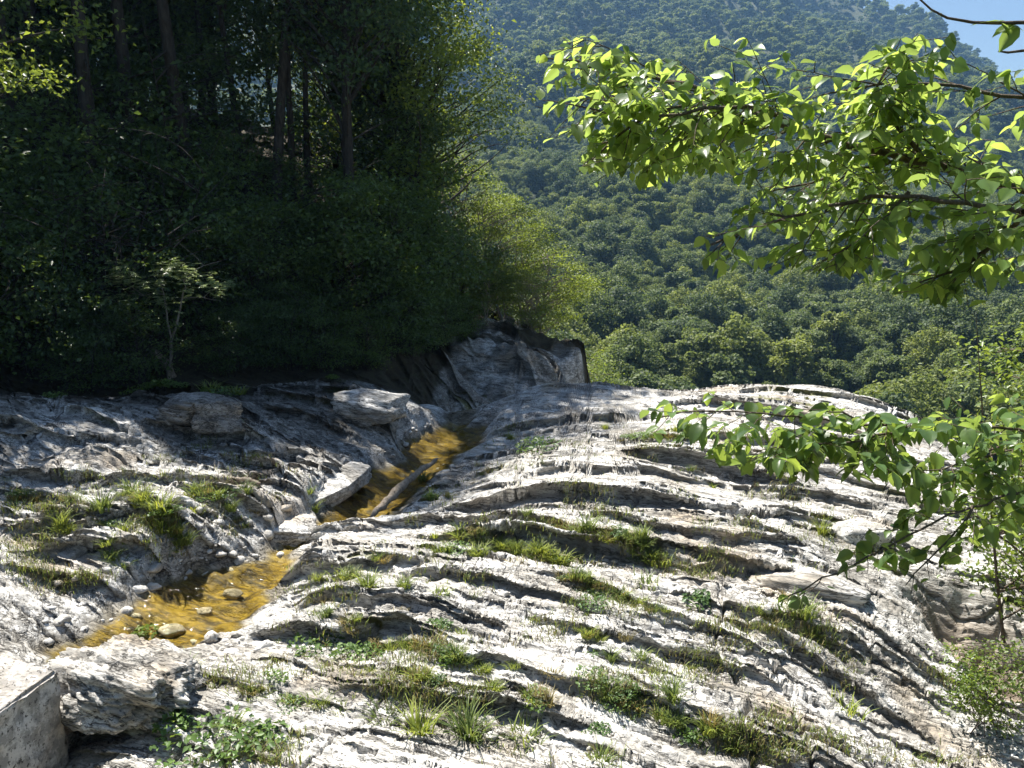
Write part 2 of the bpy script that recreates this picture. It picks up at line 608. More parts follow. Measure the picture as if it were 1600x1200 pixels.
CTRL = [
    # left bank
    Z(480, 790, .30), Z(420, 710, .55), Z(330, 760, .50), Z(250, 830, .45), Z(150, 850, .42), Z(100, 940, .25), Z(0, 990, .22),
    Z(0, 850, .6), Z(0, 720, .9), Z(0, 630, 1.25), Z(200, 625, 1.0), Z(370, 645, .85), Z(590, 615, .65), Z(560, 720, .22), Z(640, 655, .38), Z(380, 850, .15), Z(500, 700, .40),
    (-12, 9, 1.0), (-13, 13, 1.5), (-9, 7, .6), (-8, 5, .3), (-6, 4, .0), (-12, 4, .6), (-20, 12, 2.2), (-25, 6, 2.0),
    # stream
    Z(270, 950, .0), Z(600, 770, .0), Z(700, 685, .0), Z(710, 648, -.02), Z(735, 641, .0),
    # right shelf
    Z(480, 870, .28), Z(440, 950, .28), Z(600, 850, .38), Z(710, 760, .24), Z(800, 720, .5), Z(775, 640, .35), Z(850, 601, .64), Z(805, 618, .52), Z(1000, 608, .6),
    Z(930, 601, .66), Z(1080, 616, .48), Z(1250, 604, .60), Z(1400, 640, .38), Z(1000, 700, .55), Z(1200, 750, .50), Z(1400, 760, .46), Z(1000, 850, .48), Z(1200, 900, .42),
    Z(1380, 900, .34), Z(1000, 1000, .38), Z(1200, 1000, .32), Z(1400, 1080, -.02), Z(1380, 970, .22), Z(1600, 1180, -.25), Z(1500, 1010, -.05), Z(1600, 1050, -.2), Z(1600, 920, .18), Z(1600, 800, .26),
    Z(1450, 900, .28), Z(1500, 800, .36),
    Z(800, 1150, .46), Z(400, 1150, .32), Z(200, 1080, .25), Z(60, 1170, -.35), Z(300, 1030, .28), Z(1100, 1190, .30),
    (0, 4, .4), (3, 4, .0), (-3, 4, .0), (5, 6, -.25), (8, 6, -.9), (7, 10, .12), (10, 12, -.6), (9, 15, -.4), (12, 17, -2), (6, 3, -.8),
    # rim, then the drop
    (1.0, 18.6, -.6), (4, 18.8, -.6), (7, 18.6, -.8), (10, 18.5, -2.5), (1.5, 20.5, -3.5), (5, 20.5, -4), (9, 20.5, -5), (2.5, 24, -8), (6, 24, -9), (12, 22, -8), (4.5, 28, -12), (10, 28, -13), (16, 18, -5), (16, 28, -13), (20, 10, -4), (20, 20, -8),
    (-1.0, 18.3, -.6), (-.8, 19.6, -1.5),
    # outcrop beyond the stream's end, beds dipping to the right
    Y(540, 590, 18.6), Y(600, 600, 19.0), Y(660, 560, 21.5), Y(700, 612, 21.0), Y(730, 575, 22.5), Y(690, 505, 25), Y(780, 505, 25.2), Y(850, 520, 25), Y(800, 545, 23.6), Y(860, 552, 23.9), Y(908, 556, 24.2), Y(780, 512, 27.5), Y(850, 530, 26.5), Y(800, 605, 22.0), Y(880, 598, 22.8),
    (3.5, 24.6, -4.0), (3.3, 22.6, -3.2), (3.2, 27, -6), (2.0, 29, -3.5), (-1.0, 29, 1.0),
    # foot of the wood
    Y(450, 575, 19.0), Y(300, 590, 17.5), Y(100, 590, 17.0), (-5, 22, 2.4), (-9, 20, 2.8), (-14, 19, 3.2), (-20, 19, 4.4), (-5, 27, 4.2), (-10, 27, 6), (-18, 27, 7.5), (-4, 33, 5), (-14, 34, 9), (-28, 24, 8), (-28, 34, 11), (3, 33, -8), (10, 34, -17), (20, 34, -18),
]
CTRL = np.array(CTRL)


class TPS:
    def __init__(self, P, lam=0.0):
        self.s = np.abs(P[:, :2]).max()
        X = P[:, :2] / self.s
        n = len(X)
        K = self.k(X, X) + lam * np.eye(n)
        Q = np.c_[np.ones(n), X]
        A = np.zeros((n + 3, n + 3))
        A[:n, :n] = K
        A[:n, n:] = Q
        A[n:, :n] = Q.T
        self.X = X
        self.w = np.linalg.solve(A, np.r_[P[:, 2], 0, 0, 0])

    def k(self, A, B):
        d2 = ((A[:, None, :] - B[None, :, :]) ** 2).sum(-1)
        return 0.5 * d2 * np.log(d2 + 1e-12)

    def __call__(self, x, y):
        sh = np.shape(x)
        q = np.c_[np.ravel(x), np.ravel(y)] / self.s
        out = np.empty(len(q))
        n = len(self.X)
        for i in range(0, len(q), 40000):
            c = q[i:i + 40000]
            out[i:i + 40000] = self.k(c, self.X) @ self.w[:n] + self.w[n] + c @ self.w[n + 1:]
        return out.reshape(sh)


class Grid:
    def __init__(self, f, x0, x1, y0, y1, st):
        self.x0, self.y0, self.st = x0, y0, st
        xs = np.arange(x0, x1 + st, st)
        ys = np.arange(y0, y1 + st, st)
        X, Yy = np.meshgrid(xs, ys, indexing='ij')
        self.g = f(X, Yy).astype(np.float32)

    def __call__(self, x, y):
        nx, ny = self.g.shape
        fx = np.clip((np.asarray(x) - self.x0) / self.st, 0, nx - 1.001)
        fy = np.clip((np.asarray(y) - self.y0) / self.st, 0, ny - 1.001)
        i = fx.astype(np.int32)
        j = fy.astype(np.int32)
        a = fx - i
        b = fy - j
        g = self.g
        return (g[i, j] * (1 - a) + g[i + 1, j] * a) * (1 - b) + (g[i, j + 1] * (1 - a) + g[i + 1, j + 1] * a) * b


base_tps = TPS(CTRL, 1e-5)


def base_f(x, y):
    z = base_tps(x, y)
    zl, zr = at_y(690, 500, 25.0)[2], at_y(915, 552, 24.5)[2]
    cap = np.interp(x, [-2.2, 2.2, 3.2], [zl, zr, zr - .2])
    m = sstep(20.0, 21.0, y) * sstep(-4.5, -2.5, x) * sstep(33, 29, y)
    return np.where(m > 0, z + (np.minimum(z, cap) - z) * m, z)


base_g = Grid(base_f, -32, 24, 1, 36, 0.125)

POOL1 = [(88, 1052), (110, 1012), (185, 982), (262, 922), (330, 898), (400, 882), (437, 878), (428, 905), (397, 925), (400, 942), (364, 960), (352, 988), (300, 996), (240, 998), (170, 1004), (124, 1020), (100, 1048)]
POOL2 = [(655, 690), (690, 672), (747, 671), (737, 690), (702, 708), (692, 722), (658, 747), (632, 772), (603, 802), (588, 822), (540, 836), (478, 842), (503, 825), (538, 792), (573, 770), (588, 742), (648, 720), (640, 705)]
LINK = [(478, 838), (430, 872)]
OUTLET = [(705, 676), (716, 655), (722, 640)]


def poly_xy(pts, z=0.0):
    a = np.array(pts, float)
    return at_z(a[:, 0], a[:, 1], z)[:, :2]


def seg_dist(x, y, A, B):
    d = B - A
    t = np.clip(((x - A[0]) * d[0] + (y - A[1]) * d[1]) / (d @ d + 1e-9), 0, 1)
    return np.hypot(x - A[0] - t * d[0], y - A[1] - t * d[1])


def poly_sd(x, y, P):
    d = np.full(np.shape(x), 1e9)
    ins = np.zeros(np.shape(x), bool)
    n = len(P)
    for i in range(n):
        A, B = P[i], P[(i + 1) % n]
        d = np.minimum(d, seg_dist(x, y, A, B))
        c = ((A[1] > y) != (B[1] > y)) & (x < (B[0] - A[0]) * (y - A[1]) / (B[1] - A[1] + 1e-12) + A[0])
        ins ^= c
    return np.where(ins, -d, d)


P1, P2 = poly_xy(POOL1), poly_xy(POOL2)
LK, OUTL = poly_xy(LINK), poly_xy(OUTLET)


def pool_sd(x, y):
    s = np.minimum(poly_sd(x, y, P1), poly_sd(x, y, P2))
    s = np.minimum(s, seg_dist(x, y, LK[0], LK[1]) + 0.02)
    for i in range(len(OUTL) - 1):
        s = np.minimum(s, seg_dist(x, y, OUTL[i], OUTL[i + 1]) - 0.10)
    return s


pool_g = Grid(pool_sd, -9, 4, 4, 22, 0.05)

CS, SN = math.cos(STRIKE), math.sin(STRIKE)
UX, UY = -SN, CS            # across the beds, away from the camera
VX, VY = CS, SN             # along the beds


def ledge(u, v, S, A, w, s, th, fv, wp=0.5, oc=4):
    uw = u / S + wp * fbm(v * fv * 0.9, u * 0.22 / S, s + 1, oc, 0.56) + 0.45 * noise(u * 0.31 / S, v * 0.03, s + 2)
    i = np.floor(uw)
    f = uw - i
    r = h1(i, s)
    n = noise(v * fv + r * 83.0, i * 7.31, s + 3)
    amp = A * np.clip((n + th) * 1.6, 0, 1) * (0.45 + 0.8 * h1(i, s + 5))
    stp = sstep(0.0, w, f)
    z = amp * stp * (1 - f) ** 0.8
    du = 1.1 * amp * np.exp(-((f / w - 0.3) / 0.45) ** 2)
    foot = np.exp(-((np.minimum(f, 1 - f)) / (w * 1.6)) ** 2) * np.clip(amp / A * 1.4, 0, 1)
    return z - 0.2 * A, du, foot


# the long dark overhangs: end pixels, height of the step
STEPS = []
for (a, b, c, d, z0, hh) in [(735, 876, 985, 902, .34, .26), (730, 806, 1075, 830, .34, .24), (985, 748, 1215, 782, .38, .26), (415, 1012, 640, 1054, .18, .20), (430, 908, 640, 932, .18, .14), (560, 1105, 900, 1150, .3, .12), (1010, 905, 1230, 940, .25, .14), (1180, 1030, 1420, 1105, .1, .12), (230, 690, 390, 688, .75, .22), (0, 760, 130, 750, .7, .20), (60, 890, 260, 872, .3, .22), (560, 665, 612, 672, .4, .26), (330, 815, 470, 830, .25, .2), (860, 1000, 1180, 1060, .3, .11), (640, 930, 900, 985, .3, .13), (1050, 655, 1330, 690, .45, .16), (760, 655, 1000, 668, .45, .14), (80, 838, 330, 806, .5, .15), (20, 915, 200, 912, .3, .15), (370, 765, 510, 775, .4, .13), (150, 768, 400, 742, .6, .13), (0, 835, 150, 818, .55, .15), (240, 858, 420, 842, .3, .15), (300, 720, 480, 712, .55, .12), (0, 700, 200, 690, .9, .14), (400, 660, 540, 668, .6, .14), (820, 760, 1100, 776, .45, .09), (900, 850, 1250, 876, .42, .10), (1150, 830, 1400, 850, .4, .10), (1050, 965, 1330, 1010, .3, .09), (480, 960, 760, 1010, .3, .09), (700, 1060, 1000, 1110, .35, .09), (1000, 1120, 1300, 1180, .3, .09)]:
    p, q = at_z(a, b, z0), at_z(c, d, z0)
    STEPS.append((p[0] * UX + p[1] * UY, p[0] * VX + p[1] * VY, q[0] * UX + q[1] * UY, q[0] * VX + q[1] * VY, hh))
GULLY = at_z(np.array([1390, 1450, 1600, 1800, 1800, 1600, 1500, 1420]), np.array([962, 998, 1088, 1200, 985, 965, 940, 935]), -0.05)[:, :2]
gully_g = Grid(lambda x, y: poly_sd(x, y, GULLY), 1, 9, 4, 10, 0.05)


def rock(x, y, full=True):
    x = np.asarray(x, np.float64)
    y = np.asarray(y, np.float64)
    zb = base_g(x, y)
    sd = pool_g(x, y) - 0.07
    sd = sd + 0.09 * noise(x * 2.3, y * 2.3, 71) + 0.05 * noise(x * 6, y * 6, 72)
    u = x * UX + y * UY
    v = x * VX + y * VY
    y2 = 0.00026 * y * y

    def fade(f):
        return np.clip(1.8 - 3.1 * f * y2, 0, 1)
    rough = np.clip(0.5 + 0.9 * noise(x * 0.22, y * 0.22, 40), 0.12, 1.0)
    zb = zb + sstep(18.5, 20.5, y) * (0.35 * fbm(v * 0.55, u * 0.9, 44, 4) + 0.12 * noise(x * 2.6, y * 2.6, 46))
    zb = zb + 0.05 * noise(v * 0.30, u * 0.55, 41) + 0.045 * noise(v * 0.8, u * 1.6, 42)
    bank = sstep(0.0, 0.40, sd)
    z1, d1, f1 = ledge(u, v, 0.95, 0.12, 0.05, 100, 0.16, 0.25, .42, 5)
    z2, d2, f2 = ledge(u, v, 0.36, 0.085, 0.075, 120, 0.16 + 0.12 * (rough - .5), 0.5, .55)
    z3, d3, f3 = ledge(u, v, 0.155, 0.050, 0.11, 140, 0.18 + 0.3 * (rough - .5), 0.8, .7)
    oz, od, _ = ledge(u * .85 + x * .3, v, 0.85, 0.42, 0.10, 300, 0.35, 0.3, .5, 4)
    oc_ = sstep(18.5, 20.0, y) * sstep(-4.5, -3, x)
    z1 = z1 + oz * oc_
    d1 = d1 + od * oc_ * .5
    fd = fade(6.0)
    z3, d3 = z3 * fd, d3 * fd
    lf = 1 + 0.9 * sstep(-1.5, -3.2, x) * sstep(18, 16, y)
    led = z1 + (z2 + z3) * lf
    du = d1 + (d2 + d3) * lf
    moss = np.maximum(f1, f2 * 0.8)
    for (ua, va, ub, vb, hh) in STEPS:
        vv = (v - va) / (vb - va)
        win = sstep(-.3, .25, vv) * sstep(1.35, .75, vv)
        m = win > 0
        if not m.any():
            continue
        u0 = ua + (ub - ua) * vv + 0.10 * noise(v * 1.6, u * 0 + hh * 31, 55) + 0.035 * noise(v * 6, u * 0 + hh * 77, 56)
        k = (u - u0)
        wd = 0.06
        st = 0.85 * sstep(0, wd, k) * np.exp(-np.maximum(k, 0) / 1.5) * win * hh
        led = led + st - 0.25 * hh * win * np.exp(-(np.minimum(k, 0) / .35) ** 2) * (k < wd) * sstep(wd, 0, k)
        du = du + 1.5 * hh * win * np.exp(-((k / wd - .25) / .5) ** 2)
    moss = moss * np.clip(0.30 + 1.2 * noise(x * 0.6, y * 0.6, 60), 0, 1)
    gs = gully_g(x, y) + 0.06 * noise(x * 4, y * 4, 57)
    cut = sstep(0.02, -0.55, gs) * (x > 1.5) * (y < 9.8)
    led = led * (1 - cut) - cut * 0.5
    if full:
        z4, d4, f4 = ledge(u, v, 0.075, 0.026, 0.16, 160, 0.2 + 0.4 * (rough - .5), 1.6, .7, 3)
        fd = fade(13)
        led = led + z4 * fd
        du = du + d4 * fd
        for S_, dp, wd_, sd_ in ((0.62, .16, .030, 170), (0.27, .085, .045, 175), (0.12, .045, .07, 180)):
            q = u / S_ + 0.30 * noise(v * .5, u * .3 / S_, sd_) + 0.06 * noise(v * 4, u * .8, sd_ + 1)
            iq = np.floor(q)
            on = sstep(0.05, 0.25, noise(v * .55 / S_ ** .6 + h1(iq, sd_) * 71, iq * 5.3, sd_ + 2))
            led = led - dp * lf * on * np.exp(-((q - iq - .5) / wd_) ** 2) * fade(.6 / (S_ * wd_ * 6))
        # joints across the beds
        jn = noise(v * 0.9 + 0.25 * noise(u * 1.5, v * 1.5, 80), u * 0.22, 81)
        led = led - 0.10 * np.exp(-(jn / 0.018) ** 2) * sstep(-0.1, 0.25, noise(x * 0.7, y * 0.7, 82)) * fade(10)
        # solution pits and knobs
        calm = 1 - .8 * cut
        led = led + 0.022 * fbm(v * 2.2, u * 4.0, 83, 3) * (0.4 + rough) * fade(6) * calm
        pit = sstep(0.10, 0.42, noise(v * 3.6, u * 8.0, 86)) * 0.024 * fade(8) + sstep(0.10, 0.42, noise(v * 8.0, u * 16.0, 87)) * 0.020 * fade(16) + sstep(0.10, 0.4, noise(v * 17.0, u * 30.0, 90)) * 0.015 * fade(30)
        led = led - pit * (0.45 + 0.9 * rough) * calm
        led = led + 0.010 * noise(v * 13, u * 22, 88) * fade(22) * calm + 0.008 * noise(v * 28, u * 40, 89) * fade(40) * calm
    inside = sstep(0.02, -0.25, sd)
    bed = -0.035 - 0.10 * inside + (0.06 * fbm(v * 1.6, u * 4.5, 91, 3) if full else 0)
    z = bed + (np.maximum(zb + led, 0.03 + 0.1 * bank) - bed) * bank
    z = np.where((sd > 1.2), zb + led, z)
    # the banks of the drop-off stay as they are
    yn = y + .5 * noise(x * 1.3, y * 1.3, 101)
    bl = sstep(16.9, 17.6, yn)
    z = z + (zb + led - z) * bl
    du = du * bank
    al = sstep(0.13, 0.0, sd) * sstep(0.08, 0.02, z) * sstep(16.2, 15.8, y)
    foot = np.interp(x, [-30, -8, -6, -3.5, -2.2, -1.4, 0], [14.2, 14.8, 15.7, 18.0, 20.0, 25.0, 25.3])
    soil = sstep(-.5, .7, y - foot + 2.2 * noise(x * .55, y * .55, 93) + .5 * noise(x * 2.6, y * 2.6, 94))  # forest floor soil, spread forward over rock to paint the tree shade deeper
    soil = np.maximum(soil, .5 * sstep(19.0, 20.5, y) * sstep(-.1, .25, noise(x * .9, y * .9, 96) + .12))  # soil brown patches on the outcrop, partly painted in place of its shade
    if not full:
        return z, du, moss * bank * (1 - cut), al
    global LAST
    grey = sstep(11.2, 13.2, y + .9 * noise(x * .8, y * .8, 98) + .4 * noise(x * 3, y * 3, 99)) * sstep(-1.6, -3.2, x + .5 * noise(x, y, 100))  # where the far left bank is painted darker as tree shade
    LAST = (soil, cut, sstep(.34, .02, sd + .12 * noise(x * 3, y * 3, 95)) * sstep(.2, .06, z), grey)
    return z, du, moss * bank * (1 - cut), al


# ------------------------------------------------------------------ rock bed mesh, finer where the steps are
def build_rock_bed():
    NC, NR = 880, 790
    kc = np.linspace(-1.08, 1.05, 300)
    ys = np.exp(np.linspace(math.log(3.4), math.log(32.0), 1500))
    K, YY = np.meshgrid(kc, ys, indexing='ij')
    X = K * YY
    z, du, _, _ = rock(X, YY, False)
    yy = YY + du * UY
    r = np.hypot(X, yy)
    phi = np.arctan2(CAM_Z - z, r)
    dist = np.hypot(r, CAM_Z - z)
    ds = np.sqrt(np.diff(yy, axis=1) ** 2 + np.diff(z, axis=1) ** 2) / dist[:, 1:]
    dp = np.abs(np.diff(phi, axis=1))
    wgt = 0.55 * dp + 0.45 * ds * 0.6 + 2e-5
    c = np.concatenate([np.zeros((len(kc), 1)), np.cumsum(wgt, axis=1)], 1)
    c /= c[:, -1:]
    q = np.linspace(0, 1, NR)
    rows = np.stack([np.interp(q, c[i], ys) for i in range(len(kc))])
    kk = np.linspace(kc[0], kc[-1], NC)
    fi = np.interp(kk, kc, np.arange(len(kc)))
    i0 = np.clip(fi.astype(int), 0, len(kc) - 2)
    a = (fi - i0)[:, None]
    yf = rows[i0] * (1 - a) + rows[i0 + 1] * a
    xf = kk[:, None] * yf
    z, du, moss, al = rock(xf, yf, True)
    V = np.stack([xf + du * UX, yf + du * UY, z], -1).reshape(-1, 3)
    i = np.arange(NC - 1)[:, None] * NR
    j = np.arange(NR - 1)[None, :]
    F = np.stack([i + j, i + NR + j, i + NR + j + 1, i + j + 1], -1).reshape(-1, 4)
    me = mesh_np('rock_bed', V, F, True)
    attr(me, 'moss', moss.ravel())
    attr(me, 'algae', al.ravel())
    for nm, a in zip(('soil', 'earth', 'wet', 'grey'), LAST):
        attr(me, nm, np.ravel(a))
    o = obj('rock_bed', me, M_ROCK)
    kind(o, 'structure')
    return o


rock_bed = build_rock_bed()
print('rock bed', round(time.time() - T0, 1))


def ground(x, y):
    z, _, _, _ = rock(np.atleast_1d(x), np.atleast_1d(y), True)
    return z


rock_g = Grid(lambda x, y: rock(x, y, False)[0], -16, 10, 3.5, 24, 0.04)


def hit(px, py, tmax=26.0):
    """where the sight line through a photo pixel meets the rock bed."""
    px = np.atleast_1d(np.asarray(px, float))
    py = np.atleast_1d(np.asarray(py, float))
    d = pdir(px, py)
    t = np.linspace(4.5, tmax, 900)
    P = d[:, None, :] * t[None, :, None] + np.array([0, 0, CAM_Z])
    z = rock_g(P[..., 0], P[..., 1])
    below = P[..., 2] < z
    k = np.argmax(below, axis=1)
    ok = below.any(axis=1)
    R = P[np.arange(len(px)), k]
    R[:, 2] = ground(R[:, 0], R[:, 1])
    return R, ok


# ------------------------------------------------------------------ terrain: valley, hillside, ground round the rock
HC = [
    Y(1000, 640, 95), Y(1400, 640, 95), Y(700, 600, 100), Y(1700, 640, 95), Y(300, 560, 110),
    Y(1000, 575, 120), Y(1500, 585, 120), Y(800, 490, 150), Y(1200, 470, 170), Y(1600, 500, 165),
    Y(900, 370, 215), Y(1400, 400, 205), Y(820, 275, 265), Y(950, 300, 262), Y(1150, 318, 258), Y(1350, 352, 245), Y(1600, 372, 240),
    Y(830, 300, 300), Y(1000, 335, 300), Y(1250, 360, 295), Y(1600, 400, 290),
    Y(820, 215, 350), Y(1000, 250, 345), Y(1200, 275, 345), Y(1500, 275, 350),
    Y(800, 170, 420), Y(900, 110, 470), Y(1200, 130, 470), Y(1450, 165, 460), Y(1700, 190, 450),
    Y(820, 130, 520), Y(1000, 100, 540), Y(1300, 130, 520),
    Y(700, 60, 600), Y(900, 50, 620), Y(1050, 35, 640), Y(1220, 50, 650), Y(1400, 115, 650), Y(1600, 205, 640),
    Y(1250, 45, 760), Y(1350, 32, 800), Y(1480, 72, 800), Y(1600, 160, 780), Y(1750, 250, 760),
    Y(1100, -30, 820), Y(900, -90, 850), Y(600, -160, 880), Y(200, -200, 900),
    Y(400, 30, 600), Y(100, 60, 560), Y(300, 200, 330), Y(0, 250, 300), Y(300, 320, 200), Y(-100, 300, 200),
    (500, 1000, 120), (700, 820, 60), (900, 600, 20), (300, 1050, 260), (0, 1080, 330), (-400, 1080, 340), (-500, 600, 160), (-400, 250, 60), (700, 350, -10), (500, 180, -30), (300, 110, -38),
    (-100, 110, 10), (-200, 110, 40), (-60, 60, 8), (-40, 36, 12), (-60, 20, 14), (-100, 40, 26), (0, 60, -18), (40, 60, -26), (10, 34, -17), (30, 30, -16), (60, 40, -26), (100, 60, -32), (60, 10, -14), (100, 0, -20), (28, 12, -5),
    (-14, 34, 8), (-4, 33, 4), (-28, 24, 7), (-30, 10, 4.5), (-20, 4, 3), (0, 0, 2.2), (6, 0, 1.6), (10, -3, 2.2), (-10, -4, 3), (0, -20, 6), (40, -20, 2), (-40, -20, 10), (120, -40, -6), (-120, -40, 30), (300, -40, -20), (-300, 0, 60), (14, 4, -1.8), (4.5, 1.8, .6), (7, 4.5, -1.4),
]
HC = np.array(HC)
hill_tps = TPS(HC, 1e-6)
hill_near = Grid(hill_tps, -60, 60, -30, 60, 1.0)
hill_far = Grid(hill_tps, -600, 900, -60, 1150, 6.0)


def gully(x, y):
    far = sstep(90, 200, y)
    a = np.clip(y / 500, 0.25, 1.1)
    return far * a * (20 * (0.45 - np.abs(noise(x / 85, y / 130, 5)) * 1.7) + 11 * noise(x / 38, y / 60, 6) + 3 * noise(x / 17, y / 21, 8))


def terr(x, y):
    x = np.asarray(x, float)
    y = np.asarray(y, float)
    near = (np.abs(x) < 58) & (y < 58) & (y > -28)
    z = np.where(near, hill_near(x, y), hill_far(x, y))
    z = z + gully(x, y)
    # stay below the rock bed
    k = np.abs(x) / np.maximum(y, 0.1)
    inr = (y > 2.9) & (y < 33) & (k < 1.16) & (x > -31) & (x < 23)
    zr = base_g(x, y) - 0.9
    return np.where(inr, np.minimum(z, zr), z)


def build_terrain():
    xs = np.unique(np.concatenate([np.arange(-600, -60, 10), np.arange(-60, -36, 3), np.arange(-36, 36, 1.2), np.arange(36, 120, 3), np.arange(120, 900, 11)]))
    ys = np.unique(np.concatenate([np.arange(-50, -8, 3), np.arange(-8, 36, 1.2), np.arange(36, 120, 2.5), np.arange(120, 1120, 8)]))
    X, Yy = np.meshgrid(xs, ys, indexing='ij')
    Zz = terr(X, Yy)
    near = (np.abs(X) < 40) & (Yy < 40)
    Zz = Zz + np.where(near, 0.12 * noise(X * 0.8, Yy * 0.8, 3), 0)
    V = np.stack([X, Yy, Zz], -1).reshape(-1, 3)
    nx, ny = len(xs), len(ys)
    i = np.arange(nx - 1)[:, None] * ny
    j = np.arange(ny - 1)[None, :]
    F = np.stack([i + j, i + ny + j, i + ny + j + 1, i + j + 1], -1).reshape(-1, 4)
    o = obj('hillside', mesh_np('hillside', V, F, True), M_SOIL)
    kind(o, 'structure')


build_terrain()


def floor_z(x, y):
    """surface a plant stands on: the rock bed where it is on top, else the hillside."""
    x = np.atleast_1d(np.asarray(x, float))
    y = np.atleast_1d(np.asarray(y, float))
    t = terr(x, y)
    k = np.abs(x) / np.maximum(y, 0.1)
    inr = (y > 3.5) & (y < 31.5) & (k < 1.03)
    return np.where(inr, np.maximum(ground(x, y), t), t)


# ------------------------------------------------------------------ water
def build_water(name, poly, grow=0.16):
    P = np.array(poly)
    n = len(P)
    xs = np.arange(P[:, 0].min() - .4, P[:, 0].max() + .4, .06)
    ys = np.arange(P[:, 1].min() - .4, P[:, 1].max() + .4, .06)
    X, Yy = np.meshgrid(xs, ys, indexing='ij')
    sd = poly_sd(X, Yy, P)
    ok = sd < grow
    ny = len(ys)
    idx = -np.ones(X.shape, int)
    q = ok[:-1, :-1] & ok[1:, :-1] & ok[:-1, 1:] & ok[1:, 1:]
    i, j = np.nonzero(q)
    F = np.stack([i * ny + j, (i + 1) * ny + j, (i + 1) * ny + j + 1, i * ny + j + 1], -1)
    u, inv = np.unique(F.ravel(), return_inverse=True)
    Zz = 0.004 * noise(X * 5, Yy * 5, 33)
    V = np.stack([X, Yy, Zz], -1).reshape(-1, 3)[u]
    o = obj(name, mesh_np(name, V, inv.reshape(-1, 4), True), M_WATER)
    kind(o, 'structure')
    return o


build_water('stream_pool', P1)
build_water('stream_pool', P2)


# ------------------------------------------------------------------ rocks
def ico(sub):
    import bmesh
    bm = bmesh.new()
    bmesh.ops.create_icosphere(bm, subdivisions=sub, radius=1.0)
    V = np.array([v.co[:] for v in bm.verts])
    F = np.array([[v.index for v in f.verts] for f in bm.faces])
    bm.free()
    return V, F


def noise3(P, f, s):
    return (noise(P[:, 0] * f + P[:, 2] * f * 0.7, P[:, 1] * f - P[:, 2] * f * 0.6, s) + noise(P[:, 1] * f + 3.3, P[:, 2] * f * 1.1 + P[:, 0] * f * 0.3, s + 1)) * 0.6


def rock_mesh(name, sub, dims, s, amp=0.18, square=0.5, facet=0):
    V, F = ico(sub)
    m = np.abs(V).max(1, keepdims=True)
    V = V * (1 - square) + V / m * square * 0.85
    rr = np.random.default_rng(s)
    for _ in range(facet):
        d = rand_dirs(1, rr)[0]
        lim = rr.uniform(0.55, 0.85)
        pr = V @ d
        V = V - np.maximum(pr - lim, 0)[:, None] * d * 0.92
    disp = 1 + amp * noise3(V, 1.3, s) + amp * 0.5 * noise3(V, 3.1, s + 3)
    if sub >= 4:
        disp = disp + amp * 0.32 * noise3(V, 7.5, s + 5) + amp * 0.2 * noise3(V, 16, s + 8)
    V = V * disp[:, None] * np.array(dims)
    V[:, 2] -= V[:, 2].min()
    return mesh_np(name, V, F, sub >= 4)


def place_rock(name, px, py, dims, s, label, cat='rock', rz=0., sub=4, amp=0.2, square=0.4, facet=3, mat=None, sink=0.35, tilt=(0, 0), z=None):
    R, ok = hit([px], [py])
    p = R[0]
    me = rock_mesh(name, sub, dims, s, amp, square, facet)
    o = obj(name, me, mat or M_BOULDER)
    h = dims[2] * 2
    o.location = (p[0], p[1], (p[2] if z is None else z) - sink * h)
    o.rotation_euler = (tilt[0], tilt[1], rz)
    tag(o, label, cat)
    return o


# the pale block of cut stone in the corner
def build_slab():
    zt = 0.78
    pts = [(-120, 986), (92, 1045), (-110, 1190), (-330, 1110)]
    T = np.array([at_z(a, b, zt) for a, b in pts])
    c = T.mean(0)
    nu, nv, nw = 44, 44, 22
    H = 1.25

    def surf(a, b):
        return (T[0] * (1 - a) + T[1] * a) * (1 - b) + (T[3] * (1 - a) + T[2] * a) * b

    import bmesh
    bm = bmesh.new()
    bmesh.ops.create_cube(bm, size=1.0)
    for v in bm.verts:
        a, b = v.co.x + 0.5, v.co.y + 0.5
        p = surf(a, 1 - b)
        v.co = (p[0], p[1], zt if v.co.z > 0 else zt - H)
    bmesh.ops.recalc_face_normals(bm, faces=bm.faces[:])
    bmesh.ops.bevel(bm, geom=bm.edges[:], offset=0.014, segments=2, affect='EDGES')
    bmesh.ops.triangulate(bm, faces=bm.faces[:])
    for _ in range(5):
        long = [e for e in bm.edges if e.calc_length() > 0.045]
        if len(bm.faces) > 26000 or not long:
            break
        bmesh.ops.subdivide_edges(bm, edges=long, cuts=1)
        bmesh.ops.triangulate(bm, faces=[f for f in bm.faces if len(f.verts) > 3])
    bm.normal_update()
    V = np.array([v.co[:] for v in bm.verts])
    Nn = np.array([v.normal[:] for v in bm.verts])
    dsp = 0.04 * noise3(V, 2.2, 5) + 0.022 * noise3(V, 7, 8) + 0.010 * noise3(V, 22, 12)
    V = V + Nn * dsp[:, None]
    F = np.array([[v.index for v in f.verts] for f in bm.faces])
    bm.free()
    V = V - np.array([c[0], c[1], zt - H])
    o = obj('stone_block', mesh_np('stone_block', V, F, True), M_SLAB)
    o.location = (c[0], c[1], zt - H)
    tag(o, 'flat topped tan stone block with a dark side at the bottom left corner', 'stone block')


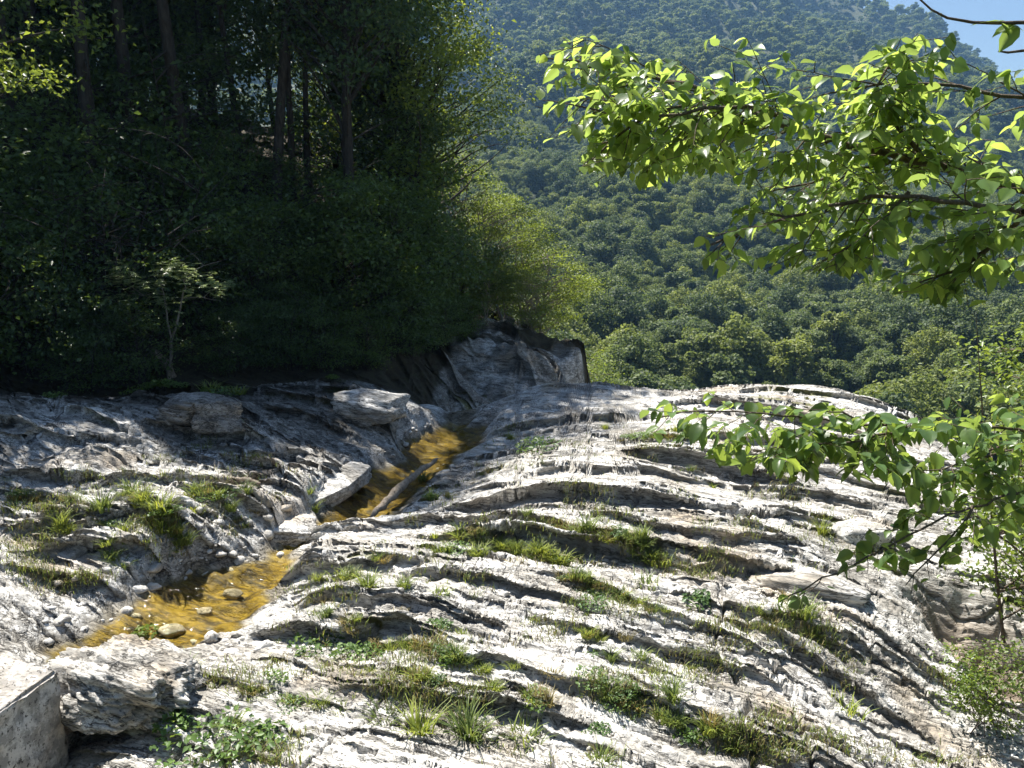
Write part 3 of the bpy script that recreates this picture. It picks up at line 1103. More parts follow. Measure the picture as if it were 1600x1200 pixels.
build_slab()
place_rock('boulder', 200, 1085, (0.60, 0.42, 0.27), 21, 'big pitted rounded boulder beside the flat stone block, left of the clover', rz=-.35, sub=6, amp=0.42, square=0.15, facet=0, sink=0.42, mat=M_BLOCK)
place_rock('stone', 78, 1135, (0.24, 0.05, 0.24), 22, 'small smooth grey slab leaning against the side of the flat stone block', 'rock', rz=.7, sub=4, amp=0.12, square=.6, facet=4, tilt=(-.5, .3), sink=.1)
place_rock('boulder', 345, 655, (0.42, 0.36, 0.26), 23, 'dark squared boulder in the tree shade on the left bank', rz=.2, sub=5, square=.6, sink=.5, mat=M_BLOCK_SHADED)
place_rock('boulder', 300, 640, (0.50, 0.40, 0.24), 24, 'mossy shade darkened boulder at the foot of the little forked tree', rz=-.3, sub=5, square=.5, sink=.5, mat=M_BLOCK_SHADED)
place_rock('boulder', 585, 640, (0.75, 0.5, 0.34), 25, 'big pale grey block with an undercut right end above the upper pool', rz=-.4, sub=5, square=.55, amp=.2, sink=.5, mat=M_BLOCK)
place_rock('stone', 520, 765, (0.34, 0.95, 0.20), 26, 'long flat sloping slab with a straight edge by the upper pool', rz=-.45, sub=5, square=.75, amp=.1, facet=4, sink=.55, tilt=(.08, .12), mat=M_BLOCK)
place_rock('boulder', 1345, 835, (0.34, 0.24, 0.15), 27, 'smooth rounded tan stone lying on the white shelf near the right bush', rz=.1, sub=5, square=.2, amp=.1, facet=1, sink=.45)
place_rock('boulder', 455, 832, (0.36, 0.3, 0.2), 28, 'fractured brown grey block just above the trickle between the pools', rz=.3, sub=5, square=.6, sink=.5, mat=M_BLOCK)
place_rock('boulder', 1265, 905, (0.62, 0.3, 0.17), 31, 'smooth pale grey slab under the drooping twig tip on the right', rz=-.2, sub=5, square=.6, amp=.12, sink=.6, mat=M_BLOCK)
place_rock('stone', 268, 990, (0.14, 0.10, 0.06), 32, 'orange brown three cornered stone in the lower pool by the leafy weeds', rz=.3, sub=3, square=.4, mat=M_SLAB, sink=.1)
place_rock('stone', 366, 935, (0.13, 0.07, 0.06), 33, 'pale oval stone lying in the lower pool near its right bank', rz=-.2, sub=3, square=.1, mat=M_SLAB, sink=.05)
place_rock('stone', 320, 962, (0.09, 0.07, 0.05), 34, 'small squarish pale stone in the middle of the lower pool', rz=.5, sub=3, square=.5, mat=M_SLAB, sink=.05)

# loose white stones along the water
stone_vars = [rock_mesh('stone', 2, (0.5 * a, 0.5 * b, 0.42 * c), 300 + i, 0.22, 0.55, 9) for i, (a, b, c) in enumerate([(1, .8, .6), (1, .6, .5), (.9, .9, .7), (1, .7, .4), (1, .5, .45), (.8, .7, .7)])]


def scatter_stones(zone, n, smin, smax, label, group, seed, mat=None):
    rr = np.random.default_rng(seed)
    Pz = np.array(zone, float)
    lo, hi = Pz.min(0), Pz.max(0)
    pts = []
    while len(pts) < n:
        c = rr.uniform(lo, hi, size=(200, 2))
        ins = poly_sd(c[:, 0], c[:, 1], Pz) < 0
        pts += list(c[ins])
    pts = np.array(pts[:n])
    R, ok = hit(pts[:, 0], pts[:, 1])
    for k in range(n):
        if not ok[k]:
            continue
        s = smin * .7 + (smax * 1.25 - smin * .7) * rr.random() ** 2.4
        o = obj('stone', stone_vars[rr.integers(6)], M_STONE)
        o.location = (R[k][0], R[k][1], R[k][2] - 0.3 * s)
        o.rotation_euler = (rr.uniform(-.2, .2), rr.uniform(-.2, .2), rr.uniform(0, 6.28))
        o.scale = (s, s, s)
        tag(o, label, 'stone', group)


scatter_stones([(190, 940), (250, 875), (330, 860), (430, 830), (440, 872), (330, 893), (255, 925), (200, 970), (150, 985), (110, 1000)], 46, .06, .22, 'loose white angular stone heaped along the left edge of the lower pool', 'stones on the left edge of the lower pool', 1)
scatter_stones([(20, 960), (120, 880), (200, 900), (180, 970), (100, 1010), (60, 1015)], 9, .08, .18, 'dark jumbled stone on the left bank behind the stone block', 'jumbled stones behind the stone block', 2)
scatter_stones([(300, 800), (430, 770), (510, 800), (470, 830), (340, 850)], 28, .06, .24, 'broken pale stone on the left bank below the fractured block', 'broken stones left of the trickle', 3)
scatter_stones([(270, 995), (350, 985), (440, 1010), (430, 1030), (330, 1020)], 22, .06, .18, 'small white stone between the lower pool and the near shelf', 'stones at the near edge of the lower pool', 4)
scatter_stones([(640, 690), (600, 725), (560, 740), (600, 690), (660, 650), (690, 660)], 30, .06, .22, 'broken white stone on the left edge of the upper pool', 'stones left of the upper pool', 5)
scatter_stones([(700, 700), (760, 680), (700, 790), (620, 830), (600, 815), (680, 745)], 24, .05, .16, 'small pale stone on the right edge of the upper pool', 'stones right of the upper pool', 6)
scatter_stones([(500, 880), (1300, 880), (1400, 1150), (500, 1190)], 26, .05, .15, 'small loose pale stone resting on the near white shelf', 'loose stones on the near shelf', 7)
print('rocks', round(time.time() - T0, 1))


# ------------------------------------------------------------------ driftwood
def bent_tube(name, pts, radii, mat, n=24, wob=0.01, sides=10, seed=0, knots=()):
    P = np.array(pts, float)
    t = np.linspace(0, 1, len(P))
    q = np.linspace(0, 1, n)
    Q = np.stack([np.interp(q, t, P[:, k]) for k in range(3)], 1)
    for _ in range(2):
        Q[1:-1] = (Q[:-2] + 2 * Q[1:-1] + Q[2:]) / 4
    rr = np.random.default_rng(seed)
    Q[1:-1] += rr.normal(size=(n - 2, 3)) * wob
    R = np.interp(q, np.linspace(0, 1, len(radii)), radii) * (1 + 0.12 * rr.normal(size=n))
    R[0] *= 0.35
    R[-1] *= 0.3
    polys = [(Q, R)]
    for kt, d, ln in knots:
        p = Q[int(kt * (n - 1))]
        d = np.array(d, float)
        d /= np.linalg.norm(d)
        polys.append((np.stack([p, p + d * ln * .5, p + d * ln]), np.array([R[int(kt * (n - 1))] * .5, R[0] * .7 + .005, .003])))
    return polys


def tube_obj(name, polys, mat, origin, parent=None, sides=8):
    V, F = tubes(polys, sides)
    o = obj(name, mesh_np(name, V - np.array(origin), F, True), mat, parent)
    if parent is None:
        o.location = origin
    return o


s0, s1, s2 = at_z(578, 808, .07), at_z(632, 757, .16), at_z(684, 716, .16)
s1b = at_z(655, 737, .20)
stick = tube_obj('driftwood_branch', bent_tube('d', [s0, at_z(605, 782, .13), s1, s1b, s2], [.035, .062, .06, .05, .035], M_DRIFT, 26, .008, seed=3, knots=[(.35, (.3, -.2, .8), .10), (.6, (-.8, .1, .4), .12)]), M_DRIFT, s0)
tag(stick, 'bare bleached driftwood branch lying slantwise across the amber upper pool', 'branch')
a0, a1 = hit([368], [752])[0][0], hit([408], [758])[0][0]
o = tube_obj('dead_stick', bent_tube('d', [a0 + [0, 0, .05], (a0 + a1) / 2 + [0, 0, .07], a1 + [0, 0, .04]], [.02, .03, .018], M_DRIFT, 12, .004, seed=4), M_DRIFT, a0)
tag(o, 'short thin tan stick lying on the grassy left bank', 'stick')
o = None


# ------------------------------------------------------------------ trees
def curve(a, b, bend, n, rr, sag=0.0):
    a, b = np.array(a, float), np.array(b, float)
    t = np.linspace(0, 1, n)[:, None]
    m = rr.normal(size=3) * bend * np.linalg.norm(b - a)
    P = a * (1 - t) + b * t + m * (4 * t * (1 - t)) + np.array([0, 0, -sag]) * t * t
    return P


def make_tree_meshes(seed, H, cr, cb, ncl, lpc, lsize, tr, mat, lean=(0, 0), cl_r=0.9, sparse_in=0.5, sides=7, bark=None, multi=1):
    """-> (trunk mesh, crown mesh): trunk and limbs; leaves in clusters round the limb ends."""
    rr = np.random.default_rng(seed)
    top = np.array([lean[0], lean[1], H * 0.9])
    polys = []
    trunks = []
    for m in range(multi):
        tp = top + (rr.normal(size=3) * [cr * .5, cr * .5, H * .05] if multi > 1 else 0)
        base = np.array([rr.normal() * .15, rr.normal() * .15, -0.4]) if multi > 1 else np.array([0, 0, -0.4])
        P = curve(base, tp, 0.035, 14, rr)
        P += np.cumsum(rr.normal(size=P.shape) * [0.012 * H / 14, 0.012 * H / 14, 0], axis=0)
        R = tr * (1 - 0.85 * np.linspace(0, 1, 14)) * (1 if multi == 1 else .6)
        R[0] *= 1.5
        R[1] *= 1.15
        polys.append((P, R))
        trunks.append(P)
    Cs, Ns = [], []
    cen = np.array([lean[0] * .7, lean[1] * .7, (cb + H) / 2])
    hh = (H - cb) / 2
    made = 0
    while made < ncl:
        d = rand_dirs(1, rr)[0]
        rad = rr.random() ** (1 / 3)
        if rad < 0.55 and rr.random() < sparse_in:
            continue
        c = cen + d * rad * np.array([cr, cr, hh])
        tt = trunks[rr.integers(multi)]
        zt = np.clip(c[2] - rr.uniform(0.1, 0.35) * H * 0.35 - 0.3 * np.hypot(*(c - cen)[:2]), cb * 0.55, H * 0.85)
        k = np.argmin(np.abs(tt[:, 2] - zt))
        a = tt[k]
        ln = np.linalg.norm(c - a)
        L = curve(a, c, 0.08, 7, rr)
        L[:, 2] += np.sin(np.linspace(0, np.pi, 7)) * 0.06 * ln
        r0 = min(tr * 0.38, 0.012 + 0.012 * ln)
        polys.append((L, np.linspace(r0, 0.006, 7)))
        s = cl_r * rr.uniform(0.65, 1.3)
        n = int(lpc * rr.uniform(0.6, 1.3) * (s / cl_r) ** 2)
        off = rr.normal(size=(n, 3)) * np.array([s, s, s * 0.36]) * 0.58
        pts = c + off
        nn = rand_dirs(n, rr) * 0.75 + np.array([0, 0, 0.75]) + d * 0.25
        Cs.append(pts)
        Ns.append(nn)
        # leaves up the limb
        m2 = max(3, n // 5)
        q = rr.random(m2) * 0.6 + 0.4
        Cs.append(np.stack([np.interp(q, np.linspace(0, 1, 7), L[:, z]) for z in range(3)], 1) + rr.normal(size=(m2, 3)) * 0.25 * s)
        Ns.append(rand_dirs(m2, rr) + np.array([0, 0, 0.7]))
        made += 1
    C = np.concatenate(Cs)
    Nn = np.concatenate(Ns)
    Vt, Ft = tubes(polys, sides)
    tm = mesh_np('trunk', Vt, Ft, True)
    tm.materials.append(bark or M_BARK)
    Vl, Fl = leaf_cloud(C, Nn, lsize * rr.uniform(0.6, 1.35, len(C)), rr)
    lm = mesh_np('crown', Vl, Fl)
    lm.materials.append(mat)
    return tm, lm


GAPS = []           # openings in the canopy: (point, radius) of a shaft along the sun


def thin_crown(me, loc, rz, sc):
    """leave out the leaves that would hang in a canopy opening."""
    if not GAPS:
        return me
    n = len(me.vertices)
    v = np.empty(n * 3, np.float32)
    me.vertices.foreach_get('co', v)
    C = v.reshape(-1, 4, 3)
    m = C.mean(1)
    c, s_ = math.cos(rz), math.sin(rz)
    w = np.stack([m[:, 0] * c - m[:, 1] * s_, m[:, 0] * s_ + m[:, 1] * c, m[:, 2]], 1) * sc + np.array(loc)
    D = np.array(SUN_DIR)
    drop = np.zeros(len(w), bool)
    for p, r in GAPS:
        q = w - p
        t = q @ D
        d = np.linalg.norm(q - t[:, None] * D, axis=1)
        drop |= (t > 1.2 * r) & (d < r * (0.85 + 0.3 * RNG.random(len(w))))
    if drop.sum() < 140:
        return me
    C = C[~drop]
    k = np.arange(len(C))[:, None] * 4
    F = np.concatenate([k + np.array([[0, 1, 2]]), k + np.array([[0, 2, 3]])], 1).reshape(-1, 3)
    m2 = mesh_np(me.name, C.reshape(-1, 3), F)
    m2.materials.append(me.materials[0])
    return m2


def plant(name, meshes, loc, rz, sc, label, cat, group=None, names=('trunk', 'crown'), thin=False):
    e = empty(name, loc, rz, sc)
    if thin:
        meshes = (meshes[0], thin_crown(meshes[1], loc, rz, sc))
    for nm, me in zip(names, meshes):
        obj(nm, me, None, e)
    tag(e, label, cat, group)
    return e


# --- the wood on the left
big = [make_tree_meshes(500 + i, 15.5 + i, 4.0, 4.2, 105, 135, 0.172, 0.24, M_FOREST, lean=(.5 * (-1) ** i, 0), cl_r=1.05) for i in range(3)]
mid = [make_tree_meshes(510 + i, 12.0, 3.3, 1.3, 95, 130, 0.165, 0.15, M_FOREST, lean=(.4 * (-1) ** i, 0), cl_r=0.95) for i in range(2)]
slim = [make_tree_meshes(520 + i, 13.0, 2.4, 6.2, 46, 120, 0.155, 0.13, M_FOREST, lean=(1.1 * (-1) ** i, .3), cl_r=0.85) for i in range(2)]
tall = [make_tree_meshes(530 + i, 19.0, 3.9, 11.5, 75, 140, 0.175, 0.22, M_FOREST, lean=(.4, 0), cl_r=1.1) for i in range(2)]  # added trees, crowns out of view, placed to shade the left bank
edge = [make_tree_meshes(535 + i, 11.0, 2.6, 2.6, 75, 150, 0.12, 0.13, M_LIGHT, lean=(.5, 0), cl_r=0.8) for i in range(2)]
high = [make_tree_meshes(538, 7.6, 1.7, 5.0, 26, 120, 0.10, 0.09, M_LIGHT, lean=(.6, -.3), cl_r=0.55)]
shr = [make_tree_meshes(540 + i, 3.6, 1.9, 0.25, 46, 105, 0.108, 0.05, M_SHRUB, cl_r=0.6, multi=4, sparse_in=.3, sides=5) for i in range(3)]


def on_floor(px, y):
    x = (px - 800) / FPX * y * 0.985
    return x, y, float(floor_z(x, y)[0])


SAP = hit([264], [592])[0][0]
print('sapling', SAP)
for px, py, y, r in [(265, 425, SAP[1], .75), (310, 440, SAP[1], .6), (190, 440, SAP[1], .6), (235, 440, SAP[1], .6), (268, 520, SAP[1], .35), (60, 430, 15.8, .45), (110, 370, 16.0, .4), (20, 460, 15.5, .4), (140, 420, 15.8, .4), (20, 110, 13.2, 1.1), (790, 400, 27, 1.3), (850, 390, 28.2, 1.6), (905, 470, 31, 1.6), (725, 300, 31, 1.2), (250, 160, 22, .4), (440, 190, 30, 1.6), (480, 230, 28, 1.0), (380, 200, 29, .9), (460, 60, 27, .7), (600, 60, 26, .8), (660, 120, 27, .8), (330, 60, 27, .4), (150, 60, 24, .35), (90, 230, 22, .3), (520, 180, 25, .35), (640, 430, 22, .4), (700, 200, 26, .8), (560, 470, 21, .35), (600, 330, 23, .4)]:
    GAPS.append((at_y(px, py, y), r))
for px, py, r in [(420, 790, 1.1), (300, 770, 1.0), (180, 800, .9), (520, 750, 1.0), (610, 690, 1.0), (650, 640, .7), (60, 850, .8), (200, 880, 1.0), (330, 870, 1.0), (575, 615, .45)]:
    GAPS.append((hit([px], [py])[0][0], r))

G_WOOD = 'shaded trees massed in the wood on the left'
L_WOOD = 'tall shaded broadleaf tree in the dense dark wood on the left'


def wood(px, y, kindl, i, sc, rz, label=None, name='broadleaf_tree'):
    x, yy, z = on_floor(px, y)
    zone = ('beyond the left picture edge' if px < 0 else 'left of the forked sapling' if px < 200 else 'between the sapling and the dark trunks' if px < 345 else 'right of the dark trunks')
    plant(name, kindl[i % len(kindl)], (x, yy, z - .05), rz, sc, label or 'tall shaded tree in the dark wood, ' + zone, 'tree', None if label else G_WOOD + ', ' + zone, thin=True)


wood(425, 22.5, slim, 0, 1.25, .4, 'tallest thick dark trunk rising through the middle of the left wood')
wood(392, 24.0, slim, 1, 1.0, 1.0, 'slender leaning tree just left of the tallest dark trunk')
wood(462, 23.6, slim, 1, 1.0, 2.2, 'slender leaning tree just right of the tallest dark trunk')
wood(362, 25.5, slim, 0, 1.05, 4.0, 'thin straight tree two trunks left of the tallest one')
wood(484, 25.0, slim, 0, .9, 5.2, 'thinnest slanting trunk at the right of the trunk group')
wood(548, 23.5, big, 1, .82, 2.0, 'dense dark tree whose straight trunk stands right of the leaning ones')
wood(632, 25.5, edge, 0, 1.15, 3.0, 'sunlit edged tree at the right end of the left wood')
wood(690, 28.5, edge, 1, .95, 5.0, 'light leafy tree at the right edge of the wood, against the hillside')
wood(585, 29.0, edge, 1, 1.2, 1.0, 'yellow green backlit tree above the right part of the left wood')
wood(440, 33.0, edge, 0, .9, 4.0, 'sunlit light green tree seen between the dark trunks')
wood(250, 26.0, big, 1, .95, 4.2)
wood(60, 24.0, big, 2, .95, 5.1)
wood(-130, 19.5, big, 0, .95, 1.1)
wood(-300, 18.0, big, 1, 1.0, 2.6)
wood(150, 20.5, tall, 0, .95, 1.0, 'added tall shade tree with bare lower trunk behind the forked sapling')
wood(20, 20.5, tall, 1, .9, 3.0, 'added tall bare stemmed shade tree near the left edge behind the bushy shrub')
wood(310, 22.5, tall, 1, .9, 2.0, 'added tall bare stemmed shade tree between the sapling and the trunk group')
wood(85, 21.8, tall, 0, .95, 5.0, 'added tall bare stemmed shade tree second from the left edge')
wood(225, 22.0, tall, 0, .95, 3.6, 'added tall bare stemmed shade tree right behind the sapling top')
wood(-60, 13.2, high, 0, 1.0, 1.2, 'sunlit leaf sprays of a slender tree at the upper left corner')
for k, (px, y, i, sc) in enumerate([(20, 29, 0, 1.05), (180, 29, 1, 1.05), (300, 31, 2, 1.0), (-150, 26, 2, 1.05), (-330, 25, 1, 1.05), (-20, 35, 1, 1.1), (230, 37, 0, 1.1), (-260, 33, 0, 1.1), (120, 24.5, 0, .9), (90, 27.5, 1, .75), (205, 25.5, 2, .7), (325, 29, 0, .72), (0, 26, 1, .75), (-70, 23, 2, .75), (270, 28, 1, .75)]):
    wood(px, y, big, i, sc, k * 1.3)

for k, (px, y, i, sc) in enumerate([(30, 24.5, 0, 1.0), (130, 26, 1, 1.05), (215, 24.5, 0, .9), (290, 27, 1, 1.1), (340, 30, 0, 1.15), (-60, 25, 1, 1.0), (80, 30, 0, 1.2), (190, 31, 1, 1.2), (530, 27, 1, .9), (600, 26, 0, .62)]):
    wood(px, y, mid, i, sc, k * 2.1)

G_SHR = 'undergrowth shrubs under the left wood'
for k, (px, y, sc) in enumerate([(40, 16.6, 1.0), (-60, 15.5, 1.0), (120, 18.2, 1.15), (190, 18.0, 1.0), (330, 19.2, .95), (400, 20.0, .8), (470, 20.5, .55), (530, 21.0, 1.1), (590, 21.8, 1.1), (640, 22.6, 1.0), (250, 19.5, 1.2), (30, 19.0, 1.3), (360, 22, .8), (500, 23, .85), (600, 24.5, 1.3), (660, 24.5, 1.0), (440, 19.0, .6), (-150, 17, 1.3), (150, 21, 1.4), (300, 23, 1.4), (700, 25.6, .8), (560, 26.5, 1.3), (740, 26.2, .75), (670, 23.6, .6), (610, 20.6, .7), (400, 18.6, .5), (640, 20.9, .5), (680, 22.2, .45), (560, 19.4, .45), (720, 23.6, .4), (200, 16.9, .5), (110, 16.4, .5), (340, 17.8, .45), (500, 18.9, .5)]):
    x, yy, z = on_floor(px, y)
    zone = ('at the left end of the wood, by the picture edge' if px < 150 else 'behind the forked sapling' if px < 320 else 'under the group of dark trunks' if px < 520 else 'at the right end of the wood, above the outcrop')
    lab = 'shaded leafy shrub ' + zone
    g = G_SHR + ', ' + zone
    if k == 0:
        lab, g = 'bushy shrub with sun flecked leaves at the far left edge', None
    plant('shrub', shr[k % 3], (x, yy, z - .05), k * 1.7, sc, lab, 'shrub', g, ('stem', 'foliage'), thin=True)
print('wood', round(time.time() - T0, 1))

# --- sunlit small trees on the outcrop's edge
lt = [make_tree_meshes(560 + i, 6.0, 2.2, 1.2, 70, 150, 0.085, 0.08, M_LIGHT, cl_r=0.55, multi=3, sides=5, bark=M_BARKL) for i in range(2)]
for px, y, py, sc, i, lab in [
    (790, 27.0, None, .72, 0, 'pale green sunlit small tree growing on top of the rock outcrop'),
    (845, 28.2, None, .85, 1, 'yellow green sunlit bushy tree right behind the rock outcrop'),
    (905, 31.0, None, .95, 0, 'bright green leafy tree below the tip of the rock outcrop'),
    (720, 31.0, None, .9, 1, 'light green tree with thin boughs beside the end of the wood'),
    (945, 24.0, None, .8, 1, 'green shrub on the drop just right of the outcrop tip'),
    (705, 25.2, None, .42, 0, 'low pale shrub on the crest of the outcrop nearest the wood'),
    (760, 25.4, None, .36, 1, 'low sunlit shrub in the middle of the outcrop crest'),
    (822, 25.6, None, .40, 0, 'low yellow green shrub above the tip of the outcrop'),
]:
    x, yy, z = on_floor(px, y)
    plant('small_tree', lt[i], (x, yy, z - .1), px * .1, sc, lab, 'tree')


# ------------------------------------------------------------------ forked sapling with feathery leaves, stump
def pinnate(P, D, up, rr, ln=0.26, pairs=5, lw=0.075):
    D = D / np.linalg.norm(D)
    W = np.cross(D, up)
    W /= np.linalg.norm(W) + 1e-9
    Nn = np.cross(W, D)
    C, N_, T = [], [], []
    for i in range(pairs):
        q = 0.25 + 0.7 * i / (pairs - 1)
        c = P + D * ln * q - np.array([0, 0, 1]) * 0.10 * ln * q * q
        for s in (-1, 1):
            dd = W * s + D * 0.45 + rr.normal(size=3) * .12
            dd /= np.linalg.norm(dd)
            C.append(c + dd * lw * .5)
            T.append(dd)
            N_.append(Nn + rr.normal(size=3) * .25)
    C.append(P + D * ln * 1.08 - np.array([0, 0, .11 * ln]))
    T.append(D)
    N_.append(Nn)
    return np.array(C), np.array(T), np.array(N_)


def leaf_dir(C, T, N_, size, aspect=0.42):
    T = T / np.linalg.norm(T, axis=1, keepdims=True)
    W = np.cross(N_, T)
    W /= np.linalg.norm(W, axis=1, keepdims=True) + 1e-9
    N2 = np.cross(T, W)
    L = np.asarray(size).reshape(-1, 1) * np.ones((len(C), 1))
    a = C - T * L * .5
    b = C + W * L * .5 * aspect + N2 * L * .06
    c = C + T * L * .5 - N2 * L * .1
    d = C - W * L * .5 * aspect + N2 * L * .06
    V = np.stack([a, b, c, d], 1).reshape(-1, 3)
    k = np.arange(len(C))[:, None] * 4
    F = np.concatenate([k + np.array([[0, 1, 2]]), k + np.array([[0, 2, 3]])], 1).reshape(-1, 3)
    return V, F


def build_sapling():
    rr = np.random.default_rng(4)
    b0 = hit([264], [592])[0][0]
    yb = b0[1]

    def q(px, py, dy=0.0):
        return at_y(px, py, yb + dy)
    e = empty('sapling', tuple(b0))
    tag(e, 'slim forked sapling with feathery leaf sprays in front of the dark wood', 'sapling')
    polys = [([b0 - [0, 0, .1], q(263, 575), q(268, 555), q(267, 535), q(268, 527)], [.05, .042, .036, .033, .030]),
             ([q(268, 529), q(262, 505), q(260, 485), q(256, 460), q(250, 440, .1)], [.024, .022, .019, .016, .010]),
             ([q(269, 529), q(276, 508), q(281, 485), q(286, 458), q(290, 448, -.1), q(284, 430, -.2)], [.025, .022, .02, .018, .014, .008]),
             ([q(286, 466), q(300, 465, -.1), q(318, 465, -.2), q(330, 468, -.3), q(345, 470, -.3)], [.012, .01, .009, .007, .003]),
             ([q(318, 465, -.2), q(325, 458, -.2), q(335, 450, -.3)], [.008, .006, .003]),
             ([q(256, 460), q(240, 458, .1), q(225, 462, .1), q(205, 448, .1), q(190, 432, .2)], [.012, .011, .010, .008, .004]),
             ([q(225, 462), q(205, 458), q(192, 466)], [.008, .006, .003]),
             ([q(286, 440, -.2), q(305, 422, -.1), q(318, 415), q(345, 408)], [.010, .008, .006, .003]),
             ([q(318, 415), q(305, 400), q(280, 380)], [.006, .004, .002])]
    polys = [(np.array(P), np.array(R)) for P, R in polys]
    V, F = tubes(polys, 7)
    obj('stem', mesh_np('stem', V - b0, F, True), M_BARKL, e)
    Cs, Ts, Ns = [], [], []
    cl = [(235, 445, 26), (258, 420, 28), (275, 412, 24), (290, 425, 26), (310, 432, 26), (335, 450, 22), (345, 445, 14), (250, 465, 16), (262, 475, 12), (190, 430, 24), (180, 415, 14), (200, 440, 14), (178, 465, 16), (170, 445, 12), (225, 440, 12), (195, 480, 10), (300, 448, 12)]
    for px, py, n in cl:
        for _ in range(n):
            p = q(px + rr.normal() * 10, py + rr.normal() * 7, rr.normal() * .30)
            a = rr.uniform(0, 6.28)
            D = np.array([math.cos(a), math.sin(a), rr.uniform(-.35, .25)])
            C, T, N_ = pinnate(p, D, np.array([0, 0, 1.0]), rr, rr.uniform(.14, .24), 4, .06)
            Cs.append(C), Ts.append(T), Ns.append(N_)
    V, F = leaf_dir(np.concatenate(Cs), np.concatenate(Ts), np.concatenate(Ns), .095)
    obj('foliage', mesh_np('foliage', V - b0, F), M_SAP, e)
    # broken log leaning behind it
    l0, l1, l2 = q(279, 590, .15), q(258, 568, .15), q(236, 543, .3)
    lo = tube_obj('broken_log', bent_tube('l', [l0 - [0, 0, .1], l1, (l1 + l2) / 2, l2], [.09, .11, .09, .035], M_DRIFT, 14, .015, seed=8, knots=[(.75, (-.7, 0, .1), .15)]), M_DRIFT, l0, sides=9)
    tag(lo, 'split grey broken log leaning at the base of the forked sapling', 'log')


build_sapling()


# ------------------------------------------------------------------ hillside forest
def hill_crown(seed, r, h, n, lsize):
    rr = np.random.default_rng(seed)
    lob = []
    for k in range(18):
        a = rr.uniform(0, 6.28)
        q = rr.uniform(.2, .85) * r if k else 0
        zz = h * (.55 + .35 * (1 - (q / r) ** 2) + rr.uniform(-.12, .12)) - (0 if k < 12 else h * .3)
        lob.append((np.array([q * math.cos(a), q * math.sin(a), zz]), r * rr.uniform(.18, .44)))
    Cs, Ns = [], []
    for c, s in lob:
        m = n // len(lob)
        d = rand_dirs(m, rr)
        d[:, 2] = np.where(rr.random(m) < .7, np.abs(d[:, 2]), d[:, 2])
        rad = s * (0.6 + .6 * rr.random(m)) * (1 + .22 * noise(d[:, 0] * 3 + c[0], d[:, 1] * 3 + d[:, 2] * 2, seed))
        Cs.append(c + d * rad[:, None] * np.array([1, 1, .85]))
        Ns.append(d * .6 + rand_dirs(m, rr) * .7 + np.array([0, 0, .35]))
    C = np.concatenate(Cs)
    V, F = leaf_cloud(C, np.concatenate(Ns), lsize * rr.uniform(.6, 1.4, len(C)), rr, aspect=.75)
    me = mesh_np('crown', V, F)
    me.materials.append(M_HILL)
    tp = [(curve((0, 0, -1.5), (rr.normal() * .3, rr.normal() * .3, h * .75), .02, 8, rr), np.linspace(.22, .07, 8))]
    for c, s in lob[:7]:
        tp.append((curve((0, 0, h * .3), c, .05, 5, rr), np.linspace(.10, .03, 5)))
    V, F = tubes(tp, 5)
    tm = mesh_np('trunk', V, F, True)
    tm.materials.append(M_BARK)
    return tm, me


hill_kinds = [hill_crown(700 + i, r, h, 5200, .40) for i, (r, h) in enumerate([(3.6, 9.5), (4.2, 10.5), (3.2, 10.0), (3.9, 8.5), (4.6, 11.5)])]
hill_lo = [hill_crown(720 + i, r, h, 1600, .75) for i, (r, h) in enumerate([(3.8, 9.5), (4.4, 10.5), (3.4, 10.0)])]


def hill_points():
    rr = np.random.default_rng(99)
    out = []
    y = 70.0
    while y < 860:
        sp = 3.2 + (y - 70) * 0.0036
        xs = np.arange(-0.56 * y - 40, 0.76 * y + 30, sp)
        xs = xs + rr.uniform(-.42, .42, len(xs)) * sp
        yy = y + rr.uniform(-.42, .42, len(xs)) * sp
        out.append(np.stack([xs, yy], 1))
        y += sp
    P = np.concatenate(out)
    z = terr(P[:, 0], P[:, 1])
    # clearings and thinner scrub on the steep upper face
    keep = noise(P[:, 0] / 16, P[:, 1] / 16, 66) > -0.42
    P3 = np.c_[P, z][keep]
    px, py, f = project(P3 + [0, 0, 8])
    vis = (px > -120) & (px < 1720) & (py < 720) & (py > -120)
    left = px < 640
    keep2 = vis & (~left | (rr.random(len(px)) < .35))
    # left of the picture the wood in front hides nearly everything
    return P3[keep2], px[keep2], py[keep2], f[keep2]


HP, hpx, hpy, hf = hill_points()
rr = np.random.default_rng(55)
vis = (hpx > 690) & (hpx < 1600) & (hpy < 615) & (hpy > 0)
order = np.argsort(np.where(vis, hf, 1e9))
NEAR_N = 260
near_idx = order[:NEAR_N]
far_mask = np.ones(len(HP), bool)
far_mask[near_idx] = False
tints = None
protos = []
for k, ii in enumerate(near_idx):
    tm, cm = hill_kinds[k % 5]
    e = empty('hill_tree', tuple(HP[ii] - [0, 0, .3]), rr.uniform(0, 6.28), .36 + .64 * rr.random() ** 1.6)
    obj('trunk', tm, None, e)
    c = obj('crown', cm, None, e)
    if k < 5:
        protos.append(c)
    tag(e, 'round crowned green tree on the near lower slope of the wooded hillside', 'tree', 'trees on the near hillside slope')


